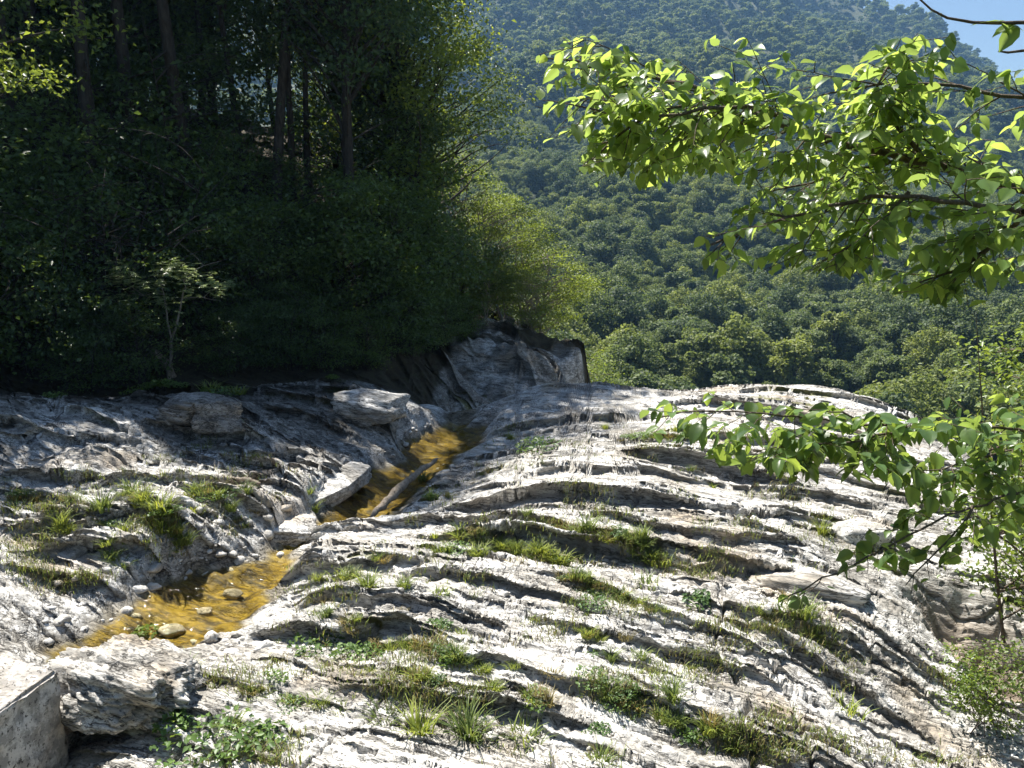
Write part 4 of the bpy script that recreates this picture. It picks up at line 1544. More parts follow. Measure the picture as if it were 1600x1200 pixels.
def build_far_forest():
    mid = far_mask & (hf < 380)
    far = far_mask & (hf >= 380)
    for nm, msk, src_meshes, sc0 in (('hillside_forest', mid, hill_kinds, 1.0), ('hillside_forest', far, hill_lo, 1.12)):
        P = HP[msk]
        n = len(P)
        me = bpy.data.meshes.new(nm)
        me.vertices.add(n)
        me.vertices.foreach_set('co', np.ascontiguousarray(P - [0, 0, .3], np.float32).ravel())
        r2 = np.random.default_rng(n)
        attr(me, 'tscale', (.36 + .72 * r2.random(n) ** 1.6) * sc0)
        attr(me, 'tidx', r2.integers(0, len(src_meshes), n).astype(np.float32))
        attr(me, 'trot', r2.uniform(0, 6.28, n))
        o = obj(nm, me)
        ng = bpy.data.node_groups.new('forest_nodes', 'GeometryNodeTree')
        ng.interface.new_socket('Geometry', in_out='INPUT', socket_type='NodeSocketGeometry')
        ng.interface.new_socket('Geometry', in_out='OUTPUT', socket_type='NodeSocketGeometry')
        N, L = ng.nodes, ng.links
        gi, go = N.new('NodeGroupInput'), N.new('NodeGroupOutput')
        j = N.new('GeometryNodeJoinGeometry')

        def named(a):
            x = N.new('GeometryNodeInputNamedAttribute')
            x.data_type = 'FLOAT'
            x.inputs['Name'].default_value = a
            return x.outputs['Attribute']
        sc, ix, ro = named('tscale'), named('tidx'), named('trot')
        cx = N.new('ShaderNodeCombineXYZ')
        L.new(ro, cx.inputs['Z'])
        for k, (tm, cm) in enumerate(src_meshes):
            ho = protos[k] if src_meshes is hill_kinds else far_protos[k]
            oi = N.new('GeometryNodeObjectInfo')
            oi.transform_space = 'ORIGINAL'
            oi.inputs['Object'].default_value = ho
            oi.inputs['As Instance'].default_value = True
            cmp = N.new('FunctionNodeCompare')
            cmp.data_type = 'FLOAT'
            cmp.operation = 'EQUAL'
            cmp.inputs['Epsilon'].default_value = 0.1
            L.new(ix, cmp.inputs[0])
            cmp.inputs[1].default_value = float(k)
            ip = N.new('GeometryNodeInstanceOnPoints')
            L.new(gi.outputs[0], ip.inputs['Points'])
            L.new(cmp.outputs[0], ip.inputs['Selection'])
            L.new(oi.outputs['Geometry'], ip.inputs['Instance'])
            L.new(cx.outputs[0], ip.inputs['Rotation'])
            L.new(sc, ip.inputs['Scale'])
            L.new(ip.outputs[0], j.inputs[0])
        L.new(j.outputs[0], go.inputs[0])
        md = o.modifiers.new('forest', 'NODES')
        md.node_group = ng
        tag(o, 'dense green wood covering the hillside up to the ridge' if sc0 == 1.0 else 'hazy blue green wood on the upper hillside below the skyline', 'forest')
        kind(o, 'stuff')
    print('far trees', int(mid.sum()), int(far.sum()))


far_protos = []
fidx = np.nonzero(far_mask & (hf >= 380) & (hpx > 800) & (hpx < 1500) & (hpy > 20))[0][:3]
for k, ii in enumerate(fidx):
    e = empty('hill_tree', tuple(HP[ii] - [0, 0, .3]), 1.0 + k, 1.1)
    obj('trunk', hill_lo[k][0], None, e)
    far_protos.append(obj('crown', hill_lo[k][1], None, e))
    tag(e, 'distant round tree on the hazy upper slope of the hillside', 'tree', 'trees on the upper hillside')
    far_mask[ii] = False
build_far_forest()
print('hill', round(time.time() - T0, 1))


# ------------------------------------------------------------------ overhanging leafy branches close to the camera
def leaf_mesh(name, curl, fold, width, seed):
    """ovate pointed leaf, 1 unit long along +Y, with a folded midrib and toothed edge."""
    rr = np.random.default_rng(seed)
    prof = [(0.0, .02), (.07, .17), (.18, .27), (.32, .32), (.48, .315), (.63, .26), (.77, .175), (.89, .08), (1.0, .004)]
    V, vein = [], []
    for i, (t, w) in enumerate(prof):
        w = w * width * (1 + (.06 if i % 2 else -.04))
        z0 = -curl * t * t
        for s, a in ((-1, 1.0), (-.5, .5), (0, 0), (.5, .5), (1, 1.0)):
            zz = z0 + fold * abs(s) * w + .012 * math.sin(i * 2.1 + s * 3 + seed)
            V.append((s * w, t + (.03 * abs(s)), zz))
            vein.append(1.0 if s == 0 else 0.0)
    F = []
    for i in range(len(prof) - 1):
        for k in range(4):
            a = i * 5 + k
            F.append((a, a + 1, a + 6, a + 5))
    me = mesh_np(name, np.array(V), np.array(F), True)
    attr(me, 'vein', np.array(vein) * .55)
    return me


LEAF = [leaf_mesh('leaf', c, f, w, i) for i, (c, f, w) in enumerate([(.15, .15, 1), (.3, .3, 1.05), (.05, .4, .9), (.45, .2, 1.0), (.22, .05, 1.1), (.35, .5, .95)])]
LEAFV = []
for me in LEAF:
    v = np.empty(len(me.vertices) * 3, np.float32)
    me.vertices.foreach_get('co', v)
    v = v.reshape(-1, 5, 3)[[0, 2, 4, 6, 8]][:, [0, 2, 4]].reshape(-1, 3)
    f = np.array([(i * 3 + k, i * 3 + k + 1, i * 3 + k + 4, i * 3 + k + 3) for i in range(4) for k in range(2)], np.int32)
    LEAFV.append((v, f, np.zeros(len(v), np.float32)))


def leaf_frame(p, d, n, s):
    d = d / np.linalg.norm(d)
    x = np.cross(d, n)
    x /= np.linalg.norm(x) + 1e-9
    z = np.cross(x, d)
    return np.array([[x[0] * s, d[0] * s, z[0] * s, p[0]], [x[1] * s, d[1] * s, z[1] * s, p[1]], [x[2] * s, d[2] * s, z[2] * s, p[2]], [0, 0, 0, 1]])


class Branchy:
    """limbs given in photo pixels and a depth; grows side twigs with alternate leaves."""

    def __init__(self, seed, env, lsize, droop=0.35):
        self.rr = np.random.default_rng(seed)
        self.env = None if env is None else np.array(env, float)
        if env is not None:
            gx, gy = np.meshgrid(np.arange(600, 1760, 4.0), np.arange(-40, 1200, 4.0), indexing='ij')
            self.mask = poly_sd(gx, gy, self.env) < 4
        self.polys, self.leaves, self.cur = [], [], 0
        self.ls, self.droop = lsize, droop

    def inside(self, p):
        if self.env is None:
            return True
        y, z = p[1], p[2] - CAM_Z
        f = y * CP - z * SP
        if f < .05:
            return False
        px, py = 800 + FPX * p[0] / f, 600 - FPX * (y * SP + z * CP) / f
        if px > 1640:
            return px < 2300
        i, j = int((px - 600) / 4), int((py + 40) / 4)
        return 0 <= i < self.mask.shape[0] and 0 <= j < self.mask.shape[1] and bool(self.mask[i, j])

    def leaf(self, p, d, s):
        rr = self.rr
        d = d + np.array([0, 0, -self.droop * rr.uniform(.3, 1.6)]) + rr.normal(size=3) * .25
        n = np.array([0, 0, 1.0]) + rr.normal(size=3) * .42
        d /= np.linalg.norm(d)
        tip = p + d * s
        if self.inside(tip) and self.inside(p):
            self.leaves.append((leaf_frame(p, d, n, s), rr.integers(6), s, self.cur))

    def twig(self, p, d, ln, r, depth):
        rr = self.rr
        n = max(4, int(ln / .038))
        P = [np.array(p, float)]
        d = d / np.linalg.norm(d)
        for i in range(n):
            d = d + rr.normal(size=3) * .07 + np.array([0, 0, -.035 * self.droop])
            d /= np.linalg.norm(d)
            q = P[-1] + d * ln / n
            if not self.inside(q):
                break
            P.append(q)
        if len(P) < 3:
            return
        P = np.array(P)
        self.polys.append((P, np.linspace(r, max(.0011, r * .3), len(P)), self.cur))
        side = 1
        up = np.array([0, 0, 1.0])
        for i in range(1, len(P)):
            t = P[min(i + 1, len(P) - 1)] - P[i - 1]
            t /= np.linalg.norm(t)
            w = np.cross(t, up)
            w /= np.linalg.norm(w) + 1e-9
            side = -side
            if depth > 0 and rr.random() < .42:
                self.twig(P[i], t * .6 + w * side * rr.uniform(.5, 1.1) + up * rr.uniform(-.4, .25), ln * rr.uniform(.35, .65), r * .55, depth - 1)
            elif rr.random() < .9:
                q = i / len(P)
                self.leaf(P[i] + w * side * .004, t * .55 + w * side * .9, self.ls * rr.uniform(.4, 1.3) * (.8 + .3 * math.sin(q * 3.1)))
        self.leaf(P[-1], P[-1] - P[-2], self.ls * rr.uniform(.7, 1.1)) if np.linalg.norm(P[-1] - P[-2]) > 1e-5 else None

    def limb(self, pts, r0, r1, twigs, tl, depth=1, spread=1.0, start=0.1):
        rr = self.rr
        self.cur += 1
        P = np.array([at_y(a, b, c) for a, b, c in pts])
        seg = np.r_[0, np.cumsum(np.linalg.norm(np.diff(P, axis=0), axis=1))]
        n = max(8, int(seg[-1] / .07))
        q = np.linspace(0, seg[-1], n)
        Q = np.stack([np.interp(q, seg, P[:, k]) for k in range(3)], 1)
        for _ in range(2):
            Q[1:-1] = (Q[:-2] + 2 * Q[1:-1] + Q[2:]) / 4
        Q[1:-1] += rr.normal(size=(n - 2, 3)) * .006
        self.polys.append((Q, np.linspace(r0, r1, n), self.cur))
        for k in range(twigs):
            t = start + (1 - start) * (k + rr.random()) / twigs
            i = min(int(t * (n - 1)), n - 2)
            d = Q[i + 1] - Q[i]
            d /= np.linalg.norm(d)
            w = np.cross(d, [0, 0, 1.0])
            w /= np.linalg.norm(w) + 1e-9
            s = 1 if rr.random() < .5 else -1
            dd = d * rr.uniform(.3, .9) + w * s * rr.uniform(.3, 1.0) * spread + np.array([0, 0, rr.uniform(-.75, .65)])
            self.twig(Q[i], dd, tl * rr.uniform(.5, 1.2), max(.002, r1 * .8), depth)
        # the limb's own tip
        self.twig(Q[-1], Q[-1] - Q[-3], tl * .6, r1, 0)
        return Q

    def finish(self, parent, leaf_mat, bark, n_single=300, origin=None):
        o = np.array(origin)
        px = []
        for M, k, s, c in self.leaves:
            a, b, f = project(M[:3, 3])
            vis = -20 < a < 1620 and -20 < b < 1220
            px.append(s / max(f, .3) if vis else -1)
        order = np.argsort(px)[::-1]
        single = set(order[:n_single].tolist())
        for c0 in sorted({p[2] for p in self.polys}):
            V, F = tubes([p[:2] for p in self.polys if p[2] == c0], 6)
            br = obj('branch', mesh_np('branch', V - o, F, True), bark, parent)
            Vs, Fs, As, off = [], [], [], 0
            for i, (M, k, s, c) in enumerate(self.leaves):
                if c != c0:
                    continue
                if i in single:
                    lo = obj('leaf', LEAFS[leaf_mat.name][k], leaf_mat, br)
                    M2 = M.copy()
                    M2[:3, 3] -= o
                    lo.matrix_basis = Matrix(M2.tolist())
                else:
                    v, f, a = LEAFV[k]
                    Vs.append((v @ M[:3, :3].T) + M[:3, 3] - o)
                    Fs.append(f + off)
                    As.append(a)
                    off += len(v)
            if Vs:
                me = mesh_np('foliage', np.concatenate(Vs), np.concatenate(Fs), True)
                attr(me, 'vein', np.concatenate(As))
                fo = obj('foliage', me, LEAF_I[leaf_mat.name], br)
                kind(fo, 'stuff')
        print('leaves', len(self.leaves))


LEAFS, LEAF_I = {}, {}
for mname, col, tr, tf in (('branch_leaf', (0.08, 0.15, 0.045), (0.40, 0.54, 0.11), .55), ('bush_leaf', (0.08, 0.145, 0.045), (0.35, 0.48, 0.09), .42)):
    LEAFS[mname] = [m.copy() for m in LEAF]
    mi = leaf_material(mname + '_mass', col, tr, tf, .36, .5, .42)
    LEAF_I[mname] = mi

ENV_UP = [(836, 195), (842, 130), (838, 80), (860, 55), (1000, 40), (1130, 42), (1220, 70), (1270, 95), (1330, 80), (1380, 50), (1500, 60), (1490, 95), (1540, 110), (1700, 110), (1700, 520), (1550, 485), (1470, 470), (1400, 455), (1300, 420), (1180, 425), (1115, 445), (1085, 390), (1110, 345), (1190, 310), (1140, 275), (1060, 270), (1035, 305), (1000, 300), (985, 262), (930, 290), (905, 270), (925, 215), (880, 205), (850, 215)]


def build_overhang():
    bx, by = 4.6, 2.1
    bz = float(terr(np.array([bx]), np.array([by]))[0])
    org = np.array([bx, by, bz - .1])
    e = empty('overhanging_tree', tuple(org))
    tag(e, 'near tree reaching in from the right with glowing yellow green backlit leaves', 'tree')
    B = Branchy(31, ENV_UP, .059)
    trunk = np.array([[bx, by, bz - .3], [bx - .05, by + .05, bz + 1.2], [bx - .2, by + .15, bz + 2.6], [bx - .35, by + .3, bz + 4.2], [bx - .5, by + .35, bz + 5.6]])
    V, F = tubes([(trunk, np.array([.17, .14, .12, .095, .06]))], 12)
    obj('trunk', mesh_np('trunk', V - org, F, True), M_BARK, e)

    def start(k):
        p = trunk[k]
        px, py, f = project(p)
        return (float(px), float(py), float(p[1]))
    m1 = B.limb([start(2), (1720, 320, 2.75), (1600, 298, 2.85), (1480, 262, 2.95), (1330, 225, 3.05), (1200, 190, 3.1), (1120, 150, 3.15), (1010, 115, 3.2), (900, 95, 3.2)], .035, .005, 66, .36, 1, start=.25)
    B.limb([(1270, 208, 3.07), (1180, 165, 2.95), (1080, 170, 2.9), (980, 195, 2.9), (900, 165, 2.95)], .010, .003, 34, .28, 1, start=.05)
    B.limb([(1200, 190, 3.1), (1110, 195, 3.25), (1040, 225, 3.3), (960, 240, 3.3)], .009, .003, 28, .24, 1, start=.05)
    B.limb([start(3), (1720, 170, 2.8), (1600, 152, 2.9), (1540, 148, 2.95), (1440, 125, 3.0), (1330, 140, 3.05)], .02, .004, 34, .32, 1, start=.3)
    B.limb([(1450, 255, 2.97), (1390, 180, 2.9), (1360, 130, 2.9), (1415, 82, 2.9)], .010, .003, 22, .22, 1, start=.1)
    B.limb([start(2), (1720, 350, 2.5), (1600, 330, 2.55), (1550, 325, 2.6), (1420, 300, 2.75), (1290, 320, 2.85), (1180, 355, 2.9), (1105, 385, 2.9)], .024, .004, 48, .30, 1, start=.3)
    B.limb([(1520, 275, 2.93), (1400, 245, 3.2), (1290, 280, 3.3), (1200, 300, 3.3)], .010, .003, 26, .26, 1, start=.05)
    B.limb([(1600, 331, 2.55), (1560, 380, 2.7), (1500, 420, 2.8), (1440, 440, 2.85)], .010, .003, 18, .2, 1, start=.1)
    B.limb([(1420, 300, 2.75), (1380, 350, 2.85), (1330, 390, 2.9), (1290, 405, 2.9)], .008, .003, 18, .2, 1, start=.1)
    B.limb([(1120, 150, 3.15), (1040, 170, 3.0), (970, 205, 2.95), (925, 245, 2.95), (905, 268, 2.95)], .008, .003, 20, .18, 1, start=.1)
    # bare twig against the sky, a few ragged leaves
    B.env = None
    B.cur += 1
    B.polys.append((np.array([at_y(a, b, c) for a, b, c in [start(4), (1760, 60, 2.2), (1680, 42, 2.25), (1600, 35, 2.3), (1560, 36, 2.3), (1520, 35, 2.3), (1480, 28, 2.3), (1455, 15, 2.3), (1430, -8, 2.3), (1390, -60, 2.3)]]), np.linspace(.014, .003, 10) * np.r_[1, .8, .6, np.full(7, .5)], B.cur))
    for px, py, ang, s in [(1590, 40, 2.6, .075), (1585, 38, 1.9, .06), (1565, 33, 1.0, .075), (1560, 34, -1.9, .055), (1572, 36, -1.3, .06)]:
        p = at_y(px, py, 2.3)
        d = np.array([-math.sin(ang), .1, math.cos(ang) * .7 - .3])
        B.leaves.append((leaf_frame(p, d, np.array([.2, -.6, .8]) + B.rr.normal(size=3) * .3, s), B.rr.integers(6), s, B.cur))
    B.polys.append((np.array([at_y(a, b, 2.4) for a, b in [(1700, 60), (1640, 70), (1600, 79), (1575, 82), (1560, 80)]]), np.array([.012, .007, .004, .0035, .002]), B.cur))
    B.polys.append((np.array([at_y(*start(4)[:2], start(4)[2]), at_y(1700, 60, 2.4)]), np.array([.016, .012]), B.cur))
    B.finish(e, M_NEAR, M_TWIG, 300, org)


build_overhang()

ENV_LOW = [(990, 668), (1010, 640), (1100, 612), (1180, 625), (1260, 640), (1330, 620), (1400, 660), (1470, 640), (1500, 590), (1700, 560), (1700, 900), (1600, 850), (1500, 860), (1440, 905), (1420, 935), (1385, 890), (1330, 895), (1290, 930), (1215, 955), (1200, 925), (1260, 900), (1330, 850), (1400, 800), (1420, 770), (1380, 745), (1290, 745), (1190, 760), (1120, 720), (1050, 690)]


def build_low_branches():
    bx, by = 4.4, 4.1
    bz = float(floor_z(bx, by)[0])
    org = np.array([bx, by, bz - .1])
    e = empty('leafy_shrub', tuple(org))
    tag(e, 'lower right shrub with long leafy boughs drooping over the white rock', 'shrub')
    B = Branchy(47, ENV_LOW, .078, .45)
    st = [np.array([bx, by, bz - .2]), np.array([bx - .1, by, bz + .7]), np.array([bx - .3, by - .05, bz + 1.6]), np.array([bx - .55, by - .1, bz + 2.6])]
    V, F = tubes([(np.array(st), np.array([.07, .055, .045, .02]))], 9)
    obj('stem', mesh_np('stem', V - org, F, True), M_BARK, e)

    def start(k):
        px, py, f = project(st[k])
        return (float(px), float(py), float(st[k][1]))
    B.limb([start(3), (1640, 680, 3.7), (1560, 668, 3.6), (1440, 668, 3.5), (1300, 660, 3.45), (1180, 645, 3.4), (1080, 640, 3.4), (1020, 655, 3.4)], .014, .003, 56, .27, 1, start=.12)
    B.limb([(1440, 668, 3.5), (1340, 690, 3.4), (1240, 700, 3.35), (1160, 705, 3.35)], .007, .002, 28, .2, 1, start=.05)
    B.limb([(1380, 664, 3.45), (1320, 648, 3.4), (1260, 640, 3.4)], .006, .002, 8, .14, 0, start=.05)
    B.limb([start(2), (1640, 760, 3.5), (1590, 770, 3.4), (1520, 790, 3.3), (1440, 825, 3.2), (1370, 865, 3.15), (1290, 905, 3.1), (1235, 930, 3.1)], .013, .003, 36, .21, 1, start=.12)
    B.limb([(1520, 790, 3.3), (1480, 850, 3.2), (1430, 890, 3.15), (1415, 915, 3.15)], .006, .002, 10, .15, 0, start=.1)
    B.limb([start(3), (1660, 640, 3.8), (1600, 700, 3.7), (1520, 720, 3.6), (1450, 735, 3.5)], .010, .003, 40, .26, 1, start=.2)
    B.finish(e, M_NEAR2, M_TWIG, 300, org)


build_low_branches()


def build_side_bush():
    """small-leaved bush hugging the right edge."""
    big_b = make_tree_meshes(603, 3.1, 1.0, .3, 110, 75, .055, .03, M_SMALL, cl_r=.27, multi=6, sides=5, bark=M_TWIG, sparse_in=.2)
    low_b = make_tree_meshes(605, 1.3, .55, .1, 40, 50, .05, .014, M_SMALL, cl_r=.2, multi=5, sides=5, bark=M_TWIG, sparse_in=.2)
    for (px, y, ms, sc, lab) in [(2060, 6.5, big_b, 1.45, 'small leaved yellow green bush at the right edge of the picture'), (1770, 7.6, big_b, 1.1, 'small leaved bush behind the one at the right edge'), (1690, 6.1, low_b, .7, 'low leafy sprig growing over the hollow at lower right')]:
        x = (px - 800) / FPX * y * .93
        z = float(floor_z(x, y)[0])
        plant('bush', ms, (x, y, z - .05), px * .37, sc, lab, 'bush', None, ('stem', 'foliage'))


build_side_bush()


# ------------------------------------------------------------------ grass tufts and herbs in the cracks
def tuft_mesh(name, seed, n, ln, spread, mat, wid=.006):
    rr = np.random.default_rng(seed)
    V, F = [], []
    for b in range(n):
        a = rr.uniform(0, 6.28)
        r0 = rr.random() ** .7 * spread
        p = np.array([r0 * math.cos(a), r0 * math.sin(a) * .6, -.02])
        a2 = a + rr.normal() * .8
        l = ln * rr.uniform(.45, 1.15)
        out = np.array([math.cos(a2), math.sin(a2), 0]) * rr.uniform(.25, .9)
        side = np.array([-math.sin(a2), math.cos(a2), 0])
        k0 = len(V)
        for i, t in enumerate((0, .35, .7, 1.0)):
            c = p + out * l * (t * .35 + t * t * .55) + np.array([0, 0, l * (t - .42 * t * t)])
            w = wid * (1 - .85 * t)
            V += [c - side * w, c + side * w]
        for i in range(3):
            q = k0 + i * 2
            F.append((q, q + 1, q + 3, q + 2))
    me = mesh_np(name, np.array(V), np.array(F), True)
    me.materials.append(mat)
    return me


def herb_mesh(name, seed, n, r, h, ls, mat):
    rr = np.random.default_rng(seed)
    a = rr.uniform(0, 6.28, n)
    q = rr.random(n) ** .6 * r
    C = np.stack([q * np.cos(a), q * np.sin(a) * .7, h * rr.random(n) * (1 - .5 * (q / r) ** 2)], 1)
    V, F = leaf_cloud(C, rand_dirs(n, rr) * .6 + [0, 0, 1], ls * rr.uniform(.6, 1.3, n), rr, aspect=.75)
    me = mesh_np(name, V, F)
    me.materials.append(mat)
    return me


TUFT = [tuft_mesh('grass_tuft', 20 + i, n, ln, sp, M_GRASS) for i, (n, ln, sp) in enumerate([(70, .22, .07), (55, .17, .08), (90, .26, .09), (45, .13, .07), (60, .15, .13)])]
DRYT = [tuft_mesh('dry_tuft', 40 + i, n, ln, sp, M_DRY, .005) for i, (n, ln, sp) in enumerate([(60, .14, .10), (45, .18, .06), (70, .10, .14)])]
HERB = [herb_mesh('herb', 60 + i, n, r, h, ls, M_HERB) for i, (n, r, h, ls) in enumerate([(150, .15, .06, .030), (100, .13, .08, .036), (220, .24, .06, .028)])]

named_plants = [
    # px, py, kind, scale, label
    (732, 1150, 'g', 2, 1.5, 'biggest bright green grass tuft at the bottom centre of the white shelf'),
    (655, 1142, 'g', 0, 1.4, 'bright green grass tuft touching the left of the biggest bottom tuft'),
    (600, 1118, 'g', 2, 1.15, 'upright green grass tuft uphill and left of the bottom pair'),
    (820, 1148, 'g', 4, 1.3, 'low flat grass tuft just right of the biggest bottom tuft'),
    (940, 1190, 'g', 1, 1.1, 'small grass tuft at the bottom edge right of centre'),
    (1252, 960, 'g', 2, 1.35, 'tall bright grass tuft under the drooping twig tip on the right'),
    (660, 752, 'g', 0, 1.5, 'bright grass tuft beside the driftwood branch'),
    (483, 770, 'g', 1, 1.1, 'small bright weed tuft in the rock left of the upper pool'),
    (490, 797, 'g', 0, 1.1, 'bright grass tuft hanging just above the trickle'),
    (290, 1050, 'g', 0, 1.1, 'green grass tuft in a crack on top of the big pitted boulder'),
    (225, 995, 'h', 1, 1.4, 'leafy green weeds growing at the near edge of the lower pool'),
    (330, 1150, 'h', 2, 1.9, 'wide dark green clover patch at the bottom left'),
    (395, 1160, 'h', 0, 1.8, 'clover clump touching the right side of the wide clover patch'),
    (270, 1130, 'h', 1, 1.5, 'taller clover clump below the big pitted boulder'),
    (500, 1015, 'h', 2, 1.5, 'dark green herb mat in the hollow right of the lower pool'),
    (560, 1025, 'h', 0, 1.5, 'dark green herbs at the right end of the hollow below the ledge'),
    (840, 700, 'h', 2, 2.2, 'bright green herb patch on the upper shelf near the dome'),
    (1090, 940, 'h', 1, 1.4, 'dark green herb clump in the middle of the right shelf'),
    (1010, 910, 'g', 4, 1.3, 'yellowish green weed strip under the middle dark ledge'),
    (960, 545, 'h', 1, 0.0, ''),
    (1230, 600, 'h', 1, 1.3, 'small weed standing on the skyline of the far rock dome'),
    (1320, 1110, 'g', 4, 1.3, 'olive grass clump with a dry stalk on the near right slab'),
    (160, 795, 'g', 2, 1.5, 'large grass clump on the sunlit part of the left bank'),
    (250, 795, 'g', 4, 1.8, 'broad low grass patch right of the large clump on the left bank'),
]
MESH = {'g': TUFT, 'd': DRYT, 'h': HERB}
NAME = {'g': 'grass_tuft', 'd': 'dry_grass_tuft', 'h': 'herb_clump'}
CAT = {'g': 'grass tuft', 'd': 'grass tuft', 'h': 'herb'}
named_plants = [p for p in named_plants if p[4] > 0]
R, ok = hit([p[0] for p in named_plants], [p[1] for p in named_plants])
rr = np.random.default_rng(77)
for p, r in zip(named_plants, R):
    o = obj(NAME[p[2]], MESH[p[2]][p[3] % len(MESH[p[2]])])
    o.location = (r[0], r[1], r[2] - .01)
    o.rotation_euler = (0, 0, rr.uniform(0, 6.28))
    o.scale = (p[4],) * 3
    tag(o, p[5], CAT[p[2]])


def scatter_plants():
    """tufts along the feet of the ledges, where soil gathers."""
    rr = np.random.default_rng(91)
    zones = [
        # polygon in photo pixels, count, mix (grass, dry, herb), scale, label stem, group
        ([(440, 890), (900, 870), (900, 1190), (300, 1190), (440, 1000)], 74, (.62, .31, .07), (.5, 1.15), 'grass tuft in a crack of the near shelf, right of the lower pool', 'tufts on the near shelf'),
        ([(900, 900), (1250, 930), (1500, 1100), (1500, 1190), (900, 1190)], 62, (.55, .35, .1), (.5, 1.0), 'grass tuft in a crack of the near right slab', 'tufts on the near right slab'),
        ([(620, 830), (760, 690), (1180, 690), (1350, 880), (950, 930), (560, 860)], 66, (.66, .24, .10), (.6, 1.25), 'weed tuft in a ledge of the middle shelf', 'tufts on the middle shelf'),
        ([(0, 770), (330, 700), (470, 740), (400, 830), (150, 900), (0, 930)], 66, (.65, .3, .05), (.7, 1.4), 'grass tuft on the left bank in sun and half shade', 'tufts on the left bank'),
        ([(780, 650), (1000, 640), (1100, 690), (800, 700)], 16, (.5, .2, .3), (.7, 1.2), 'weed tuft on the rock near the far rim', 'tufts near the far rim'),
        ([(380, 560), (560, 560), (520, 600), (330, 620), (150, 620), (0, 640), (0, 600)], 16, (.2, .1, .7), (1.2, 2.4), 'shaded weed clump at the foot of the left wood', 'weeds at the foot of the wood'),
    ]
    for zone, n, mix, (s0, s1), lab, grp in zones:
        Pz = np.array(zone, float)
        lo, hi = Pz.min(0), Pz.max(0)
        c = rr.uniform(lo, hi, size=(n * 14, 2))
        c = c[poly_sd(c[:, 0], c[:, 1], Pz) < 0]
        R, ok = hit(c[:, 0], c[:, 1])
        _, _, moss, _ = rock(R[:, 0], R[:, 1], False)
        w = np.where(ok, moss + rr.random(len(c)) * .25, -1)
        idx = np.argsort(w)[::-1][:n]
        for k in idx:
            t = rr.random()
            kd = 'g' if t < mix[0] else ('d' if t < mix[0] + mix[1] else 'h')
            ml = MESH[kd]
            o = obj(NAME[kd], ml[rr.integers(len(ml))])
            o.location = (R[k][0], R[k][1], R[k][2] - .01)
            o.rotation_euler = (rr.normal() * .1, rr.normal() * .1, rr.uniform(0, 6.28))
            s = rr.uniform(s0, s1)
            o.scale = (s, s, s * rr.uniform(.7, 1.1))
            l2 = {'g': lab, 'd': 'straw coloured dry tuft among the ' + grp, 'h': 'small leafy herb among the ' + grp}[kd]
            tag(o, l2, CAT[kd], grp + {'g': '', 'd': ', dry', 'h': ', leafy'}[kd])


scatter_plants()


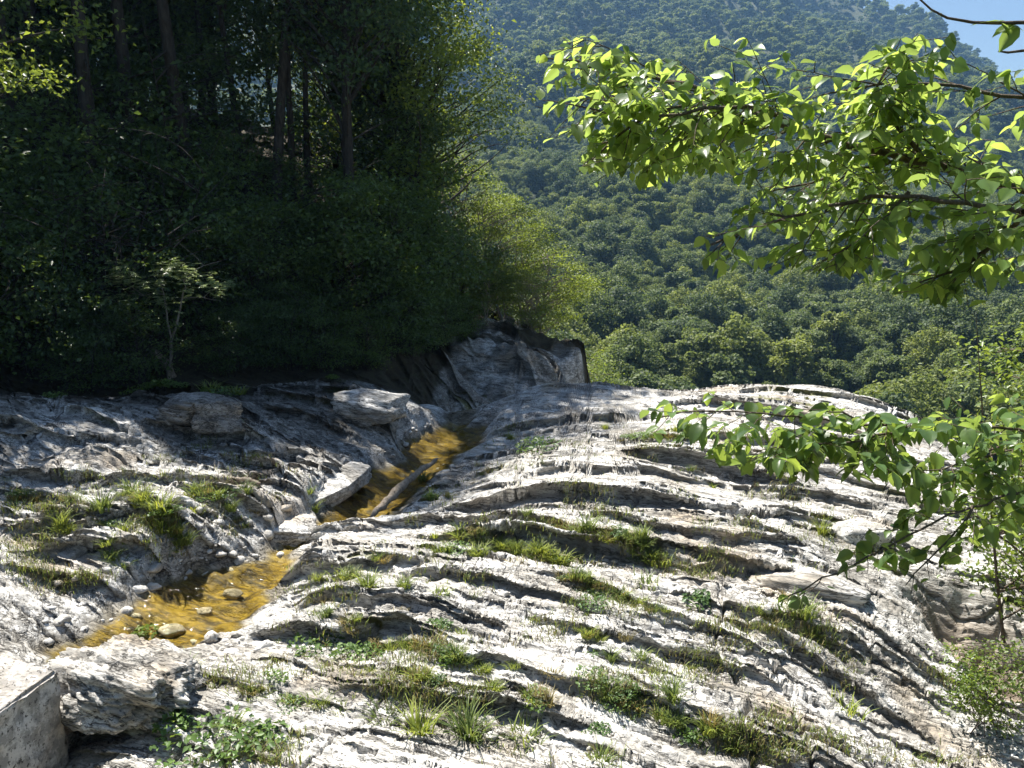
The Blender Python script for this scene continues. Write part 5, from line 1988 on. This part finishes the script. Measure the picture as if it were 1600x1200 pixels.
def short_grass():
    """thin short grass lining the cracks, too fine to count."""
    rr = np.random.default_rng(123)
    zones = [([(440, 880), (1250, 930), (1580, 1110), (1580, 1195), (240, 1195), (300, 1040)], 1500), ([(620, 830), (760, 690), (1180, 680), (1450, 880), (1250, 930), (950, 930), (560, 860)], 800), ([(0, 760), (330, 690), (480, 740), (400, 830), (150, 920), (0, 950)], 900), ([(790, 650), (1400, 660), (1300, 720), (760, 700)], 120)]
    Vs, dry = [], []
    for zone, n in zones:
        Pz = np.array(zone, float)
        c = rr.uniform(Pz.min(0), Pz.max(0), size=(n * 5, 2))
        c = c[poly_sd(c[:, 0], c[:, 1], Pz) < 0]
        R, ok = hit(c[:, 0], c[:, 1])
        _, _, moss, al = rock(R[:, 0], R[:, 1], False)
        patch = noise(R[:, 0] * 1.1, R[:, 1] * 1.6, 97)
        w = np.where(ok & (al < .05), moss + .8 * patch + rr.random(len(c)) * .5, -9)
        idx = np.argsort(w)[::-1][:n]
        for p in R[idx]:
            for _ in range(rr.integers(4, 9)):
                a = rr.uniform(0, 6.28)
                o = p + np.array([rr.normal() * .05, rr.normal() * .025, -.012])
                l = rr.uniform(.03, .10)
                d = np.array([math.cos(a), math.sin(a), 0])
                s_ = np.array([-d[1], d[0], 0]) * .0035
                m1 = o + d * l * .2 + np.array([0, 0, l * .6])
                tp = o + d * l * .65 + np.array([0, 0, l * .85])
                Vs.append((o - s_, o + s_, m1 + s_ * .8, m1 - s_ * .8, m1 - s_ * .8, m1 + s_ * .8, tp + s_ * .15, tp - s_ * .15))
    V = np.array(Vs).reshape(-1, 3)
    F = np.arange(len(V)).reshape(-1, 4)
    nb = len(Vs)
    sel = rr.random(nb) < .55
    for nm, m_, mat in (('short_grass', sel, M_GRASS), ('short_dry_grass', ~sel, M_DRY)):
        vv = np.array(Vs)[m_].reshape(-1, 3)
        o = obj(nm, mesh_np(nm, vv, np.arange(len(vv)).reshape(-1, 4)), mat)
        tag(o, 'thin short green grass lining the cracks of the white rock' if mat is M_GRASS else 'thin straw coloured dead grass in the cracks of the white rock', 'grass')
        kind(o, 'stuff')


short_grass()
print('plants', round(time.time() - T0, 1))

# ------------------------------------------------------------------ haze
def build_haze():
    me = bpy.data.meshes.new('haze')
    x0, x1, y0, y1, z0, z1 = -640, 940, -64, 1160, -140, 420
    V = np.array([(x, y, z) for x in (x0, x1) for y in (y0, y1) for z in (z0, z1)], float)
    F = np.array([(0, 1, 3, 2), (4, 6, 7, 5), (0, 4, 5, 1), (2, 3, 7, 6), (0, 2, 6, 4), (1, 5, 7, 3)])
    me = mesh_np('haze', V, F)
    m, nt, N, L = new_mat('haze_air')
    out = N.new('ShaderNodeOutputMaterial')
    pv = N.new('ShaderNodeVolumePrincipled')
    pv.inputs['Color'].default_value = (0.30, 0.58, 1.0, 1)
    pv.inputs['Density'].default_value = 0.00024
    pv.inputs['Anisotropy'].default_value = 0.2
    L.new(pv.outputs[0], out.inputs['Volume'])
    o = obj('haze', me, m)
    kind(o, 'stuff')
    o['label'] = 'thin blue haze in the valley air before the far slopes'
    o['category'] = 'haze'


build_haze()
print('done', round(time.time() - T0, 1))
